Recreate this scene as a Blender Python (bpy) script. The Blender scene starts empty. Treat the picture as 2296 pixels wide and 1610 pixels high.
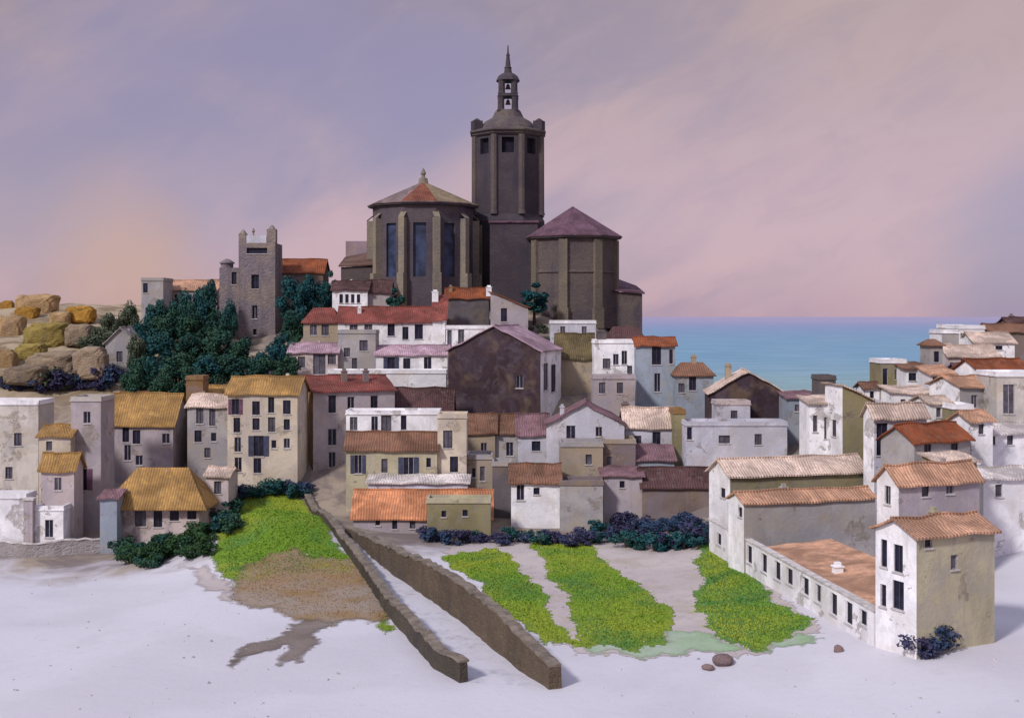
import bpy, bmesh, math, random
import numpy as np
from mathutils import Vector, Matrix
random.seed(7); np.random.seed(7)
S = bpy.context.scene
COL = S.collection
R = math.radians
# ------------------------------------------------------------------ camera
F, U0, V0, ZC = 2755.2, 1148.0, 710.0, 40.0        # focal length and horizon in units of a 2296 px wide picture
cd = bpy.data.cameras.new('camera'); cam = bpy.data.objects.new('camera', cd); COL.objects.link(cam)
cam.location = (0, 0, ZC); cam.rotation_euler = (R(90), 0, 0)
cd.sensor_width = 36; cd.lens = 43.2; cd.shift_y = -95/2296; cd.clip_start = 0.5; cd.clip_end = 300000
S.camera = cam
S.view_settings.view_transform = 'Standard'; S.view_settings.look = 'None'
S.view_settings.exposure = 0.62; S.view_settings.gamma = 1
# ------------------------------------------------------------------ sun + sky
SUN_AZ, SUN_EL = R(-140), R(38)                     # azimuth from +Y (towards +X), so from the left and a little behind the camera
sd = bpy.data.lights.new('sun', 'SUN'); sd.energy = 2.0; sd.angle = R(7); sd.color = (1.0, .96, .93)
sun = bpy.data.objects.new('sun', sd); COL.objects.link(sun)
dv = Vector((math.sin(SUN_AZ)*math.cos(SUN_EL), math.cos(SUN_AZ)*math.cos(SUN_EL), math.sin(SUN_EL)))
sun.rotation_euler = dv.to_track_quat('Z', 'Y').to_euler()

class NT:
    def __init__(s, tree): s.t = tree; s.n = tree.nodes; s.l = tree.links
    def node(s, typ, **kw):
        n = s.n.new(typ)
        for k, v in kw.items(): setattr(n, k, v)
        return n
    def put(s, sock, v):
        if isinstance(v, bpy.types.NodeSocket): s.l.new(v, sock)
        elif v is not None:
            if sock.type == 'RGBA' and not isinstance(v, (int, float)) and len(v) == 3: v = (*v, 1)
            sock.default_value = v
    def math(s, op, a, b=None, c=None, clamp=False):
        n = s.node('ShaderNodeMath', operation=op, use_clamp=clamp)
        for i, v in enumerate((a, b, c)):
            if v is not None: s.put(n.inputs[i], v)
        return n.outputs[0]
    def vmath(s, op, a, b=None, scale=None):
        n = s.node('ShaderNodeVectorMath', operation=op); s.put(n.inputs[0], a)
        if b is not None: s.put(n.inputs[1], b)
        if scale is not None: s.put(n.inputs['Scale'], scale)
        return n.outputs['Value'] if op in ('DOT_PRODUCT', 'LENGTH') else n.outputs[0]
    def mix(s, f, a, b, blend='MIX'):
        n = s.node('ShaderNodeMix', data_type='RGBA', blend_type=blend)
        s.put(n.inputs[0], f); s.put(n.inputs[6], a); s.put(n.inputs[7], b)
        return n.outputs[2]
    def noise(s, vec, scale, detail=4, rough=.55, dist=0.0):
        n = s.node('ShaderNodeTexNoise'); s.put(n.inputs['Vector'], vec)
        n.inputs['Scale'].default_value = scale; n.inputs['Detail'].default_value = detail
        n.inputs['Roughness'].default_value = rough; n.inputs['Distortion'].default_value = dist
        return n.outputs[0]
    def ramp(s, f, lo, hi):
        n = s.node('ShaderNodeMapRange', interpolation_type='SMOOTHSTEP'); s.put(n.inputs[0], f)
        n.inputs[1].default_value = lo; n.inputs[2].default_value = hi
        return n.outputs[0]

wd = bpy.data.worlds.new('World'); S.world = wd; wd.use_nodes = True
w = NT(wd.node_tree); w.n.clear()
sky = w.node('ShaderNodeTexSky', sky_type='NISHITA'); sky.sun_disc = False
sky.sun_elevation = SUN_EL; sky.sun_rotation = SUN_AZ
tc = w.node('ShaderNodeTexCoord'); d = tc.outputs['Generated']
sep = w.node('ShaderNodeSeparateXYZ'); w.put(sep.inputs[0], d); dz = sep.outputs[2]; dx = sep.outputs[0]
# cloud banks leaning up to the right: shear the direction before the noise
sh = w.node('ShaderNodeCombineXYZ')
w.put(sh.inputs[0], w.math('MULTIPLY', dx, 1.0)); w.put(sh.inputs[1], sep.outputs[1])
w.put(sh.inputs[2], w.math('MULTIPLY', w.math('SUBTRACT', dz, w.math('MULTIPLY', dx, .38)), 2.1))
n1 = w.noise(sh.outputs[0], 3.1, 4, .5, .5)
n2 = w.noise(sh.outputs[0], 6.5, 5, .55, .3)
nn = w.math('ADD', w.math('MULTIPLY', n1, .7), w.math('MULTIPLY', n2, .3))
low = (.56, .365, .435); high = (.49, .345, .325)
base = w.mix(w.ramp(dz, .03, .27), low, high)
lil = w.mix(w.ramp(dz, .0, .3), (.26, .225, .375), (.25, .21, .30))
bank = w.math('MULTIPLY', w.ramp(nn, .43, .57), w.ramp(dx, .40, -.05))
col = w.mix(w.math('MULTIPLY', bank, .70), base, lil)
mot = w.noise(sh.outputs[0], 15, 6, .62, .6)
col = w.mix(w.math('MULTIPLY', w.ramp(mot, .42, .68), .16), col, (.56, .42, .47))
col = w.mix(w.math('MULTIPLY', w.ramp(mot, .52, .32), .16), col, (.28, .235, .36))
# the warm patch of cloud low on the left
lobe = None
for (lu, lv, c0) in ((120,380,.9965),(330,150,.9978),(620,110,.9975),(520,330,.9972),(880,260,.9980),(380,440,.9980),(2360,600,.9975)):
    ld = Vector(((lu-U0)/F, 1, -(lv-V0)/F)).normalized()
    q_ = w.ramp(w.math('ADD', w.vmath('DOT_PRODUCT', d, tuple(ld)), w.math('MULTIPLY', w.math('SUBTRACT', nn, .5), .014)), c0-.004, 1.0008)
    lobe = q_ if lobe is None else w.math('MAXIMUM', lobe, q_)
col = w.mix(w.math('MULTIPLY', lobe, .82), col, (.29, .25, .40))
gd = Vector((-.315, 1, .045)).normalized()
gl = w.ramp(w.math('ADD', w.vmath('DOT_PRODUCT', d, tuple(gd)), w.math('MULTIPLY', w.math('SUBTRACT', nn, .5), .016)), .9955, 1.0016)
col = w.mix(w.math('MULTIPLY', gl, .90), col, (.62, .36, .265))
g2 = Vector((-.42, 1, .015)).normalized()
gl2 = w.ramp(w.vmath('DOT_PRODUCT', d, tuple(g2)), .985, 1.0)
col = w.mix(w.math('MULTIPLY', gl2, .22), col, (.46, .34, .34))
col = w.mix(w.ramp(dz, .28, .75), col, (.60, .63, .86))   # bright cool overcast added above the view to lift and cool the whites
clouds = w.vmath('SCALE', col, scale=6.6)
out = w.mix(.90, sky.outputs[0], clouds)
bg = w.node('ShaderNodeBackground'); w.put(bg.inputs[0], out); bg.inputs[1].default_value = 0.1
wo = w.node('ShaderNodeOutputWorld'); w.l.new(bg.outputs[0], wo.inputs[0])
# ------------------------------------------------------------------ materials
MATS = {}
def newmat(key):
    m = bpy.data.materials.new(key); m.use_nodes = True
    t = NT(m.node_tree); t.n.clear()
    b = t.node('ShaderNodeBsdfPrincipled'); o = t.node('ShaderNodeOutputMaterial'); t.l.new(b.outputs[0], o.inputs[0])
    b.inputs['Specular IOR Level'].default_value = .15
    b.inputs['Roughness'].default_value = .85
    return m, t, b
def bump(t, b, h, strength, dist=.05):
    n = t.node('ShaderNodeBump'); n.inputs['Strength'].default_value = strength; n.inputs['Distance'].default_value = dist
    t.put(n.inputs['Height'], h); t.l.new(n.outputs[0], b.inputs['Normal'])
def sc(c, k): return tuple(min(1, x*k) for x in c)
def mixc(a, b, f): return tuple(x*(1-f)+y*f for x, y in zip(a, b))
def plaster(key, c, stain=.45, tone=(.20, .17, .22)):
    k = 'plaster_'+key
    if k in MATS: return MATS[k]
    m, t, b = newmat(k)
    g = t.node('ShaderNodeNewGeometry').outputs['Position']
    a = t.noise(g, .16, 5, .6, .8); a2 = t.noise(g, .75, 6, .65, .5)
    c1 = t.mix(t.ramp(a, .38, .62), sc(c, .82), sc(c, 1.10))
    c1 = t.mix(t.math('MULTIPLY', t.ramp(a2, .5, .66), .38), c1, mixc(c, tone, .5))
    mp = t.node('ShaderNodeMapping'); t.put(mp.inputs[0], g); mp.inputs['Scale'].default_value = (1.1, 1.1, .16)
    st = t.noise(mp.outputs[0], 1.0, 5, .6, .4)
    c2 = t.mix(t.math('MULTIPLY', t.ramp(st, .54, .70), stain), c1, mixc(c, tone, .65))
    wash = t.noise(g, .21, 3, .5, 1.2)
    c2 = t.mix(t.math('MULTIPLY', t.ramp(wash, .535, .555), stain*.62), c2, mixc(c, (.22,.21,.30), .55))
    wash2 = t.noise(t.vmath('ADD', g, (31.7, 11.3, 5.1)), .26, 3, .5, 1.2)
    c2 = t.mix(t.math('MULTIPLY', t.ramp(wash2, .56, .58), stain*.62), c2, mixc(c, (.34,.27,.17), .6))
    warm = t.noise(g, .28, 3, .5)
    c2 = t.mix(t.math('MULTIPLY', t.ramp(warm, .53, .68), .30), c2, mixc(c, (.36, .25, .13), .6))
    # bare rubble where the render has fallen off
    vo = t.node('ShaderNodeTexVoronoi'); t.put(vo.inputs['Vector'], g); vo.inputs['Scale'].default_value = 2.6
    sv = t.node('ShaderNodeSeparateColor'); t.put(sv.inputs[0], vo.outputs['Color'])
    off = t.math('ADD', t.noise(g, .33, 6, .7, .3), t.math('MULTIPLY', t.noise(g, 2.5, 4, .6), .12))
    rub = t.mix(sv.outputs[0], sc(mixc(c, (.20,.155,.12), .75), .75), sc(mixc(c, (.26,.21,.17), .7), 1.1))
    om = t.ramp(off, .655, .675)
    c2 = t.mix(t.math('MULTIPLY', om, .75 if stain > .2 else 0.0), c2, rub)
    t.put(b.inputs['Base Color'], c2)
    bump(t, b, t.math('SUBTRACT', t.noise(g, 3.2, 8, .7), t.math('MULTIPLY', om, .6)), .6, .10)
    MATS[k] = m; return m
def stone(key, c, c2, scale=1.6):
    k = 'stone_'+key
    if k in MATS: return MATS[k]
    m, t, b = newmat(k)
    g = t.node('ShaderNodeNewGeometry').outputs['Position']
    mp = t.node('ShaderNodeMapping'); t.put(mp.inputs[0], g); mp.inputs['Scale'].default_value = (1, 1, 1.9)
    vo = t.node('ShaderNodeTexVoronoi'); t.put(vo.inputs['Vector'], mp.outputs[0]); vo.inputs['Scale'].default_value = scale
    ve = t.node('ShaderNodeTexVoronoi', feature='DISTANCE_TO_EDGE'); t.put(ve.inputs['Vector'], mp.outputs[0]); ve.inputs['Scale'].default_value = scale
    sepc = t.node('ShaderNodeSeparateColor'); t.put(sepc.inputs[0], vo.outputs['Color'])
    big = t.noise(g, .12, 4, .6, .8)
    cc = t.mix(t.ramp(big, .36, .64), c, c2)
    cc = t.mix(t.math('MULTIPLY', sepc.outputs[0], .35), cc, sc(c, .62))
    cc = t.mix(t.math('MULTIPLY', t.ramp(ve.outputs[0], .09, .0), .4), cc, sc(c2, 1.25))
    mp2 = t.node('ShaderNodeMapping'); t.put(mp2.inputs[0], g); mp2.inputs['Scale'].default_value = (.5, .5, .09)
    cc = t.mix(t.math('MULTIPLY', t.ramp(t.noise(mp2.outputs[0], 1, 4, .6), .52, .68), .45), cc, sc(mixc(c, (.03, .035, .07), .6), 1))
    t.put(b.inputs['Base Color'], cc)
    bump(t, b, t.math('ADD', t.ramp(ve.outputs[0], 0, .15), t.noise(g, 5, 5, .6)), .5, .10)
    MATS[k] = m; return m
def tiles(key, c):
    k = 'tiles_'+key
    if k in MATS: return MATS[k]
    m, t, b = newmat(k)
    uv = t.node('ShaderNodeUVMap').outputs[0]
    g = t.node('ShaderNodeNewGeometry').outputs['Position']
    s = t.node('ShaderNodeSeparateXYZ'); t.put(s.inputs[0], uv)
    col_ = t.math('FRACT', t.math('MULTIPLY', s.outputs[0], 3.2))
    arch = t.math('SUBTRACT', 1.0, t.math('POWER', t.math('ABSOLUTE', t.math('SUBTRACT', t.math('MULTIPLY', col_, 2.0), 1.0)), 2.0))
    row = t.math('FRACT', t.math('MULTIPLY', s.outputs[1], 2.4))
    cell = t.node('ShaderNodeCombineXYZ')
    t.put(cell.inputs[0], t.math('FLOOR', t.math('MULTIPLY', s.outputs[0], 3.2)))
    t.put(cell.inputs[1], t.math('FLOOR', t.math('MULTIPLY', s.outputs[1], 2.4)))
    wn = t.node('ShaderNodeTexWhiteNoise', noise_dimensions='2D'); t.put(wn.inputs[0], cell.outputs[0])
    big = t.noise(g, .3, 5, .6, .6)
    cc = t.mix(t.ramp(big, .36, .66), sc(c, .62), sc(c, 1.38))
    cc = t.mix(t.math('MULTIPLY', wn.outputs[0], .55), cc, sc(mixc(c, (.11, .07, .06), .6), 1))
    cc = t.mix(t.math('MULTIPLY', t.ramp(t.noise(g, 1.3, 5, .65), .53, .70), .35), cc, mixc(c, (.30, .26, .20), .6))
    t.put(b.inputs['Base Color'], cc)
    bump(t, b, t.math('ADD', arch, t.math('MULTIPLY', row, .5)), .8, .09)
    MATS[k] = m; return m
def plain(key, c, rough=.8, spec=.15, nz=.25, scale=1.5, bmp=.2):
    if key in MATS: return MATS[key]
    m, t, b = newmat(key)
    g = t.node('ShaderNodeNewGeometry').outputs['Position']
    cc = t.mix(t.ramp(t.noise(g, scale, 5, .6, .3), .32, .68), sc(c, 1-nz), sc(c, 1+nz))
    t.put(b.inputs['Base Color'], cc); b.inputs['Roughness'].default_value = rough
    b.inputs['Specular IOR Level'].default_value = spec
    if bmp: bump(t, b, t.noise(g, scale*5, 5, .6), bmp, .05)
    MATS[key] = m; return m
def leafmat(key, c, c2, c3):
    if key in MATS: return MATS[key]
    m, t, b = newmat(key)
    g = t.node('ShaderNodeNewGeometry').outputs['Position']
    a = t.noise(g, .22, 3, .5); a2 = t.noise(g, 1.4, 3, .6)
    cc = t.mix(t.ramp(a, .38, .62), c, c2)
    cc = t.mix(t.math('MULTIPLY', t.ramp(a2, .5, .68), .6), cc, c3)
    t.put(b.inputs['Base Color'], cc); b.inputs['Roughness'].default_value = .7
    MATS[key] = m; return m
WALL = dict(W=(.77,.755,.785), C=(.56,.48,.39), V=(.37,.32,.34), T=(.31,.25,.18), O=(.23,.20,.11), G=(.33,.31,.31),
            B=(.27,.31,.37), D=(.045,.027,.034), P=(.50,.42,.42), Y=(.23,.13,.05), S=(.60,.63,.76), L=(.50,.49,.56),
            K=(.10,.085,.09), E=(.50,.46,.42), N=(.17,.13,.12), A=(.40,.36,.25))
ROOF = dict(r=(.21,.055,.045), d=(.075,.036,.038), p=(.20,.11,.13), o=(.56,.23,.11), y=(.35,.20,.065), k=(.60,.46,.38),
            b=(.19,.095,.06), m=(.42,.28,.34), t=(.50,.28,.18), u=(.23,.062,.022), g=(.40,.36,.35), w=(.62,.56,.54), v=(.13,.10,.045))
def WM(k): return plaster(k, WALL[k], .12 if k in 'DK' else .36 if k in 'WL' else .5)
def RM(k): return tiles(k, ROOF[k])
GLASS = plain('window_glass', (.016,.016,.034), .4, .2, .5, .8, 0)
GLASS2 = plain('window_grey_glass', (.085,.078,.10), .45, .2, .4, .8, 0)
FRAME = plain('painted_frame', (.06,.05,.065), .6, .2, .2, 3)
FRAMEW = plain('white_frame', (.34,.31,.33), .6, .2, .2, 3)
SILL = plain('sill_stone', (.45,.42,.42), .8, .1, .2, 3)
SHUT = [plain('shutter_blue', (.055,.06,.10), .6), plain('shutter_plum', (.13,.06,.10), .6), plain('shutter_green', (.05,.10,.09), .6), plain('shutter_grey', (.22,.20,.22), .6)]
# ------------------------------------------------------------------ mesh helpers
def link(name, me, mat, parent=None):
    o = bpy.data.objects.new(name, me); COL.objects.link(o)
    for mm in (mat if isinstance(mat, (list, tuple)) else [mat]): me.materials.append(mm)
    if parent: o.parent = parent
    return o
def uvmap(bm):
    L = bm.loops.layers.uv.verify()
    for f in bm.faces:
        n = f.normal
        h = Vector((0,0,1)).cross(n)
        h = Vector((1,0,0)) if h.length < 1e-3 else h.normalized()
        s = n.cross(h)
        for l in f.loops: l[L].uv = (l.vert.co.dot(h), l.vert.co.dot(s))
def fin(name, bm, mat, parent=None, smooth=False):
    bmesh.ops.recalc_face_normals(bm, faces=bm.faces) if smooth != 'keep' else None
    bm.normal_update(); uvmap(bm)
    me = bpy.data.meshes.new(name); bm.to_mesh(me); bm.free()
    if smooth is True:
        for p in me.polygons: p.use_smooth = True
    return link(name, me, mat, parent)
def box(bm, x0, x1, y0, y1, z0, z1, M=None):
    vs = [bm.verts.new((x, y, z)) for z in (z0, z1) for x, y in ((x0,y0),(x1,y0),(x1,y1),(x0,y1))]
    if M is not None:
        for v in vs: v.co = M @ v.co
    for f in ((3,2,1,0),(4,5,6,7),(0,1,5,4),(1,2,6,5),(2,3,7,6),(3,0,4,7)): bm.faces.new([vs[i] for i in f])
def slab(bm, pts, t):
    a = [bm.verts.new((p[0],p[1],p[2]+t)) for p in pts]; b = [bm.verts.new(p) for p in pts]; n = len(pts)
    bm.faces.new(a); bm.faces.new(b[::-1])
    for i in range(n): bm.faces.new((b[i], b[(i+1)%n], a[(i+1)%n], a[i]))
def lathe(bm, prof, n, rot=0, c=(0,0), capb=True, capt=True):
    rings = []
    for r, z in prof:
        rings.append([bm.verts.new((c[0]+r*math.cos(rot+2*math.pi*i/n), c[1]+r*math.sin(rot+2*math.pi*i/n), z)) for i in range(n)])
    for a, b in zip(rings, rings[1:]):
        for i in range(n): bm.faces.new((a[i], a[(i+1)%n], b[(i+1)%n], b[i]))
    if capb: bm.faces.new(rings[0][::-1])
    if capt: bm.faces.new(rings[-1])
def empty(name, loc, label=None, cat=None, group=None, rz=0):
    o = bpy.data.objects.new(name, None); COL.objects.link(o); o.location = loc; o.rotation_euler = (0,0,rz); o.empty_display_size = .3
    tag(o, label, cat, group); return o
def tag(o, label=None, cat=None, group=None, kind=None):
    if label: o['label'] = label
    if cat: o['category'] = cat
    if group: o['group'] = group
    if kind: o['kind'] = kind
    return o
# ------------------------------------------------------------------ terrain
KX = [-120,-45,-20,12,33,62,86]
PROF = [
 [(20,14),(100,12.5),(130,12.5),(146,13.5),(165,21),(190,31.5),(215,37.5),(240,41.5),(300,43),(340,38),(430,-6)],
 [(20,15),(100,13.5),(130,12.6),(143,13.6),(152,17.5),(160,19.5),(185,29),(210,36),(240,41.2),(300,42),(340,35),(430,-6)],
 [(20,15),(138,15),(146,15.6),(153,18),(160,20.5),(175,26),(190,32),(205,38),(215,41),(230,42),(250,41),(300,30),(390,-6)],
 [(20,15),(140,15),(146,15.5),(160,20),(175,26),(190,32),(205,38),(215,41),(235,41),(260,25),(300,-6)],
 [(20,16.4),(88,16.9),(120,16.5),(130,16.7),(142,19),(150,22.5),(160,25.5),(175,27),(190,22),(230,5),(260,-6)],
 [(20,16.8),(80,17.4),(92,17.5),(105,18.3),(125,21),(140,24),(160,27),(172,26),(185,18),(200,9),(230,0),(260,-6)],
 [(20,17),(88,17),(105,19),(125,24),(140,28),(170,33),(200,37),(220,36),(270,5),(320,-6)]]
def TZ(x, y):
    x = np.asarray(x, float); y = np.asarray(y, float)
    P = np.stack([np.interp(y, [p[0] for p in pr], [p[1] for p in pr]) for pr in PROF])
    xi = np.clip(x, KX[0], KX[-1]-1e-6); i = np.clip(np.searchsorted(KX, xi, 'right')-1, 0, len(KX)-2)
    K = np.array(KX, float); t = (xi-K[i])/(K[i+1]-K[i]); t = t*t*(3-2*t)
    ii = np.indices(i.shape) if i.shape else ()
    a = np.take_along_axis(P, i[None], 0)[0]; b = np.take_along_axis(P, (i+1)[None], 0)[0]
    z = a*(1-t)+b*t
    amp = np.clip((y-135)/30, 0.12, 1)
    z = z + 3.6*np.exp(-((x+28)/8.5)**2-((y-137)/8)**2)
    return z + amp*(.35*np.sin(x*.31+y*.17)*np.cos(y*.23-x*.11)+.2*np.sin(x*.83+1.3)*np.sin(y*.71))
def tz(x, y): return float(TZ(np.array([x]), np.array([y]))[0])
def ray(u, v): return Vector(((u-U0)/F, 1, -(v-V0)/F))
def pt(u, v, D): r = ray(u, v); return Vector((r.x*D, D, ZC+r.z*D))
def G(u, v):
    """where the ground lies in that direction"""
    r = ray(u, v); y = 60.0
    while y < 330:
        if ZC+r.z*y < tz(r.x*y, y): break
        y += .5
    return Vector((r.x*y, y, tz(r.x*y, y)))
def gridmesh(xs, ys, zf):
    X, Y = np.meshgrid(xs, ys); Z = zf(X.ravel(), Y.ravel())
    V = np.column_stack([X.ravel(), Y.ravel(), Z]); nx, ny = len(xs), len(ys)
    a = (np.arange(ny-1)[:,None]*nx+np.arange(nx-1)[None]).ravel()
    return V, np.column_stack([a, a+1, a+nx+1, a+nx])
V, Q = gridmesh(np.arange(-190, 171, 1.0), np.arange(20, 432, 1.0), TZ)
me = bpy.data.meshes.new('ground'); me.from_pydata(V.tolist(), [], Q.tolist())
for p in me.polygons: p.use_smooth = True
m, t, b = newmat('ground_soil')
g = t.node('ShaderNodeNewGeometry').outputs['Position']; sp = t.node('ShaderNodeSeparateXYZ'); t.put(sp.inputs[0], g)
nz = t.noise(g, .12, 5, .6, .5)
edge = t.ramp(t.math('ADD', sp.outputs[1], t.math('MULTIPLY', t.math('SUBTRACT', nz, .5), 34)), 126, 140)
pale = t.mix(t.ramp(t.noise(g, .07, 5, .6, .4), .4, .62), (.54,.52,.565), (.50,.475,.52))
pale = t.mix(t.math('MULTIPLY', t.ramp(t.noise(g, .8, 7, .7), .55, .72), .2), pale, (.36,.33,.35))
soil = t.mix(t.ramp(t.noise(g, .16, 6, .65, .6), .4, .6), (.17,.135,.13), (.30,.245,.19))
hill = t.mix(t.ramp(t.noise(g, .13, 6, .6, .8), .42, .56), (.20,.145,.09), (.36,.285,.20))
soil = t.mix(t.math('MULTIPLY', t.ramp(sp.outputs[0], -38, -52), t.ramp(sp.outputs[1], 168, 188)), soil, hill)
t.put(b.inputs['Base Color'], t.mix(edge, pale, soil))
bump(t, b, t.noise(g, 1.2, 9, .7), .4, .12)
tag(link('ground', me, m), kind='structure')
# sea
me = bpy.data.meshes.new('sea')
me.from_pydata([(-150000,-300,0),(150000,-300,0),(150000,150000,0),(-150000,150000,0)], [], [(0,1,2,3)])
m, t, b = newmat('sea_water')
g = t.node('ShaderNodeNewGeometry').outputs['Position']; sp = t.node('ShaderNodeSeparateXYZ'); t.put(sp.inputs[0], g)
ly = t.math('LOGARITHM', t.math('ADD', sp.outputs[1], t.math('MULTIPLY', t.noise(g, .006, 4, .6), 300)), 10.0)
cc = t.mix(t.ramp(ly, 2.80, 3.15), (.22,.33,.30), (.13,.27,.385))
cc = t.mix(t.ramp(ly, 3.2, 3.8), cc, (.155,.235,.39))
cc = t.mix(t.ramp(ly, 3.4, 4.3), cc, (.30,.265,.40))  # far water tinted lilac to stand in for haze at the horizon
mp = t.node('ShaderNodeMapping'); t.put(mp.inputs[0], g); mp.inputs['Scale'].default_value = (.012,.05,1)
cc = t.mix(t.math('MULTIPLY', t.ramp(t.noise(mp.outputs[0], 1, 6, .65), .45, .65), .18), cc, (.55,.70,.80))
t.put(b.inputs['Base Color'], cc); b.inputs['Roughness'].default_value = .55; b.inputs['Specular IOR Level'].default_value = .12
bump(t, b, t.noise(g, .25, 6, .6), .25, .5)
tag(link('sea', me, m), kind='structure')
# ------------------------------------------------------------------ houses
def wall(bm, p0, p1, z0, z1, holes, dep=.2):
    d = Vector((p1[0]-p0[0], p1[1]-p0[1], 0)); W = d.length; d /= W; n = Vector((d.y, -d.x, 0)); o = Vector((p0[0], p0[1], 0))
    P = lambda s, z, k=0: o+d*s+Vector((0,0,z))-n*k
    ss = sorted({0, W, *[h[0] for h in holes], *[h[1] for h in holes]}); zs = sorted({z0, z1, *[h[2] for h in holes], *[h[3] for h in holes]})
    for a, b in zip(ss, ss[1:]):
        for c, e in zip(zs, zs[1:]):
            ms, mz = (a+b)/2, (c+e)/2
            if any(h[0] < ms < h[1] and h[2] < mz < h[3] for h in holes): continue
            bm.faces.new([bm.verts.new(q) for q in (P(a,c), P(b,c), P(b,e), P(a,e))])
    for s0, s1, a, c in holes:
        for q in ((P(s0,a),P(s1,a),P(s1,a,dep),P(s0,a,dep)), (P(s1,a),P(s1,c),P(s1,c,dep),P(s1,a,dep)),
                  (P(s1,c),P(s0,c),P(s0,c,dep),P(s1,c,dep)), (P(s0,c),P(s0,a),P(s0,a,dep),P(s0,c,dep))):
            bm.faces.new([bm.verts.new(x) for x in q])
def make_window(parent, p0, p1, h, style, dep=.2):
    d = Vector((p1[0]-p0[0], p1[1]-p0[1], 0)).normalized(); n = Vector((d.y, -d.x, 0))
    M = Matrix(((d.x,-n.x,0,p0[0]),(d.y,-n.y,0,p0[1]),(0,0,1,0),(0,0,0,1)))
    s0, s1, a, c = h; w_, h_ = s1-s0, c-a
    bm = bmesh.new(); bm.faces.new([bm.verts.new(M @ Vector(q)) for q in ((s0,dep-.02,a),(s1,dep-.02,a),(s1,dep-.02,c),(s0,dep-.02,c))])
    win = fin('window', bm, GLASS2 if style == 'g' else GLASS, parent, 'keep')
    if w_ > .45:
        bm = bmesh.new(); f = .06
        box(bm, s0, s0+f, dep-.10, dep-.03, a, c, M); box(bm, s1-f, s1, dep-.10, dep-.03, a, c, M)
        box(bm, s0+f, s1-f, dep-.10, dep-.03, c-f, c, M); box(bm, s0+f, s1-f, dep-.10, dep-.03, a, a+f, M)
        if w_ > .75: box(bm, (s0+s1)/2-.03, (s0+s1)/2+.03, dep-.09, dep-.03, a+f, c-f, M)
        fin('frame', bm, random.choice([FRAME, FRAME, FRAMEW]), win)
        bm = bmesh.new(); box(bm, s0-.1, s1+.1, -.1, .04, a-.11, a-.003, M); fin('sill', bm, SILL, win)
    if style == 's' and h_ > .8:
        mt = random.choice(SHUT)
        for sx in (-1, 1):
            e = s0 if sx < 0 else s1; q = w_*.5
            bm = bmesh.new(); x0, x1 = (e-q, e-.01) if sx < 0 else (e+.01, e+q)
            box(bm, x0, x1, -.05, -.004, a+.02, c-.02, M)
            for k in range(int(h_/.16)): box(bm, x0+.05, x1-.05, -.065, -.052, a+.08+k*.16, a+.17+k*.16, M)
            fin('shutter', bm, mt, win)
def cross_s(O, d, u):
    """distance along a plan line from O in direction d to the vertical plane seen at column u"""
    k = (u-U0)/F
    return (k*O.y-O.x)/(d.x-k*d.y)
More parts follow.
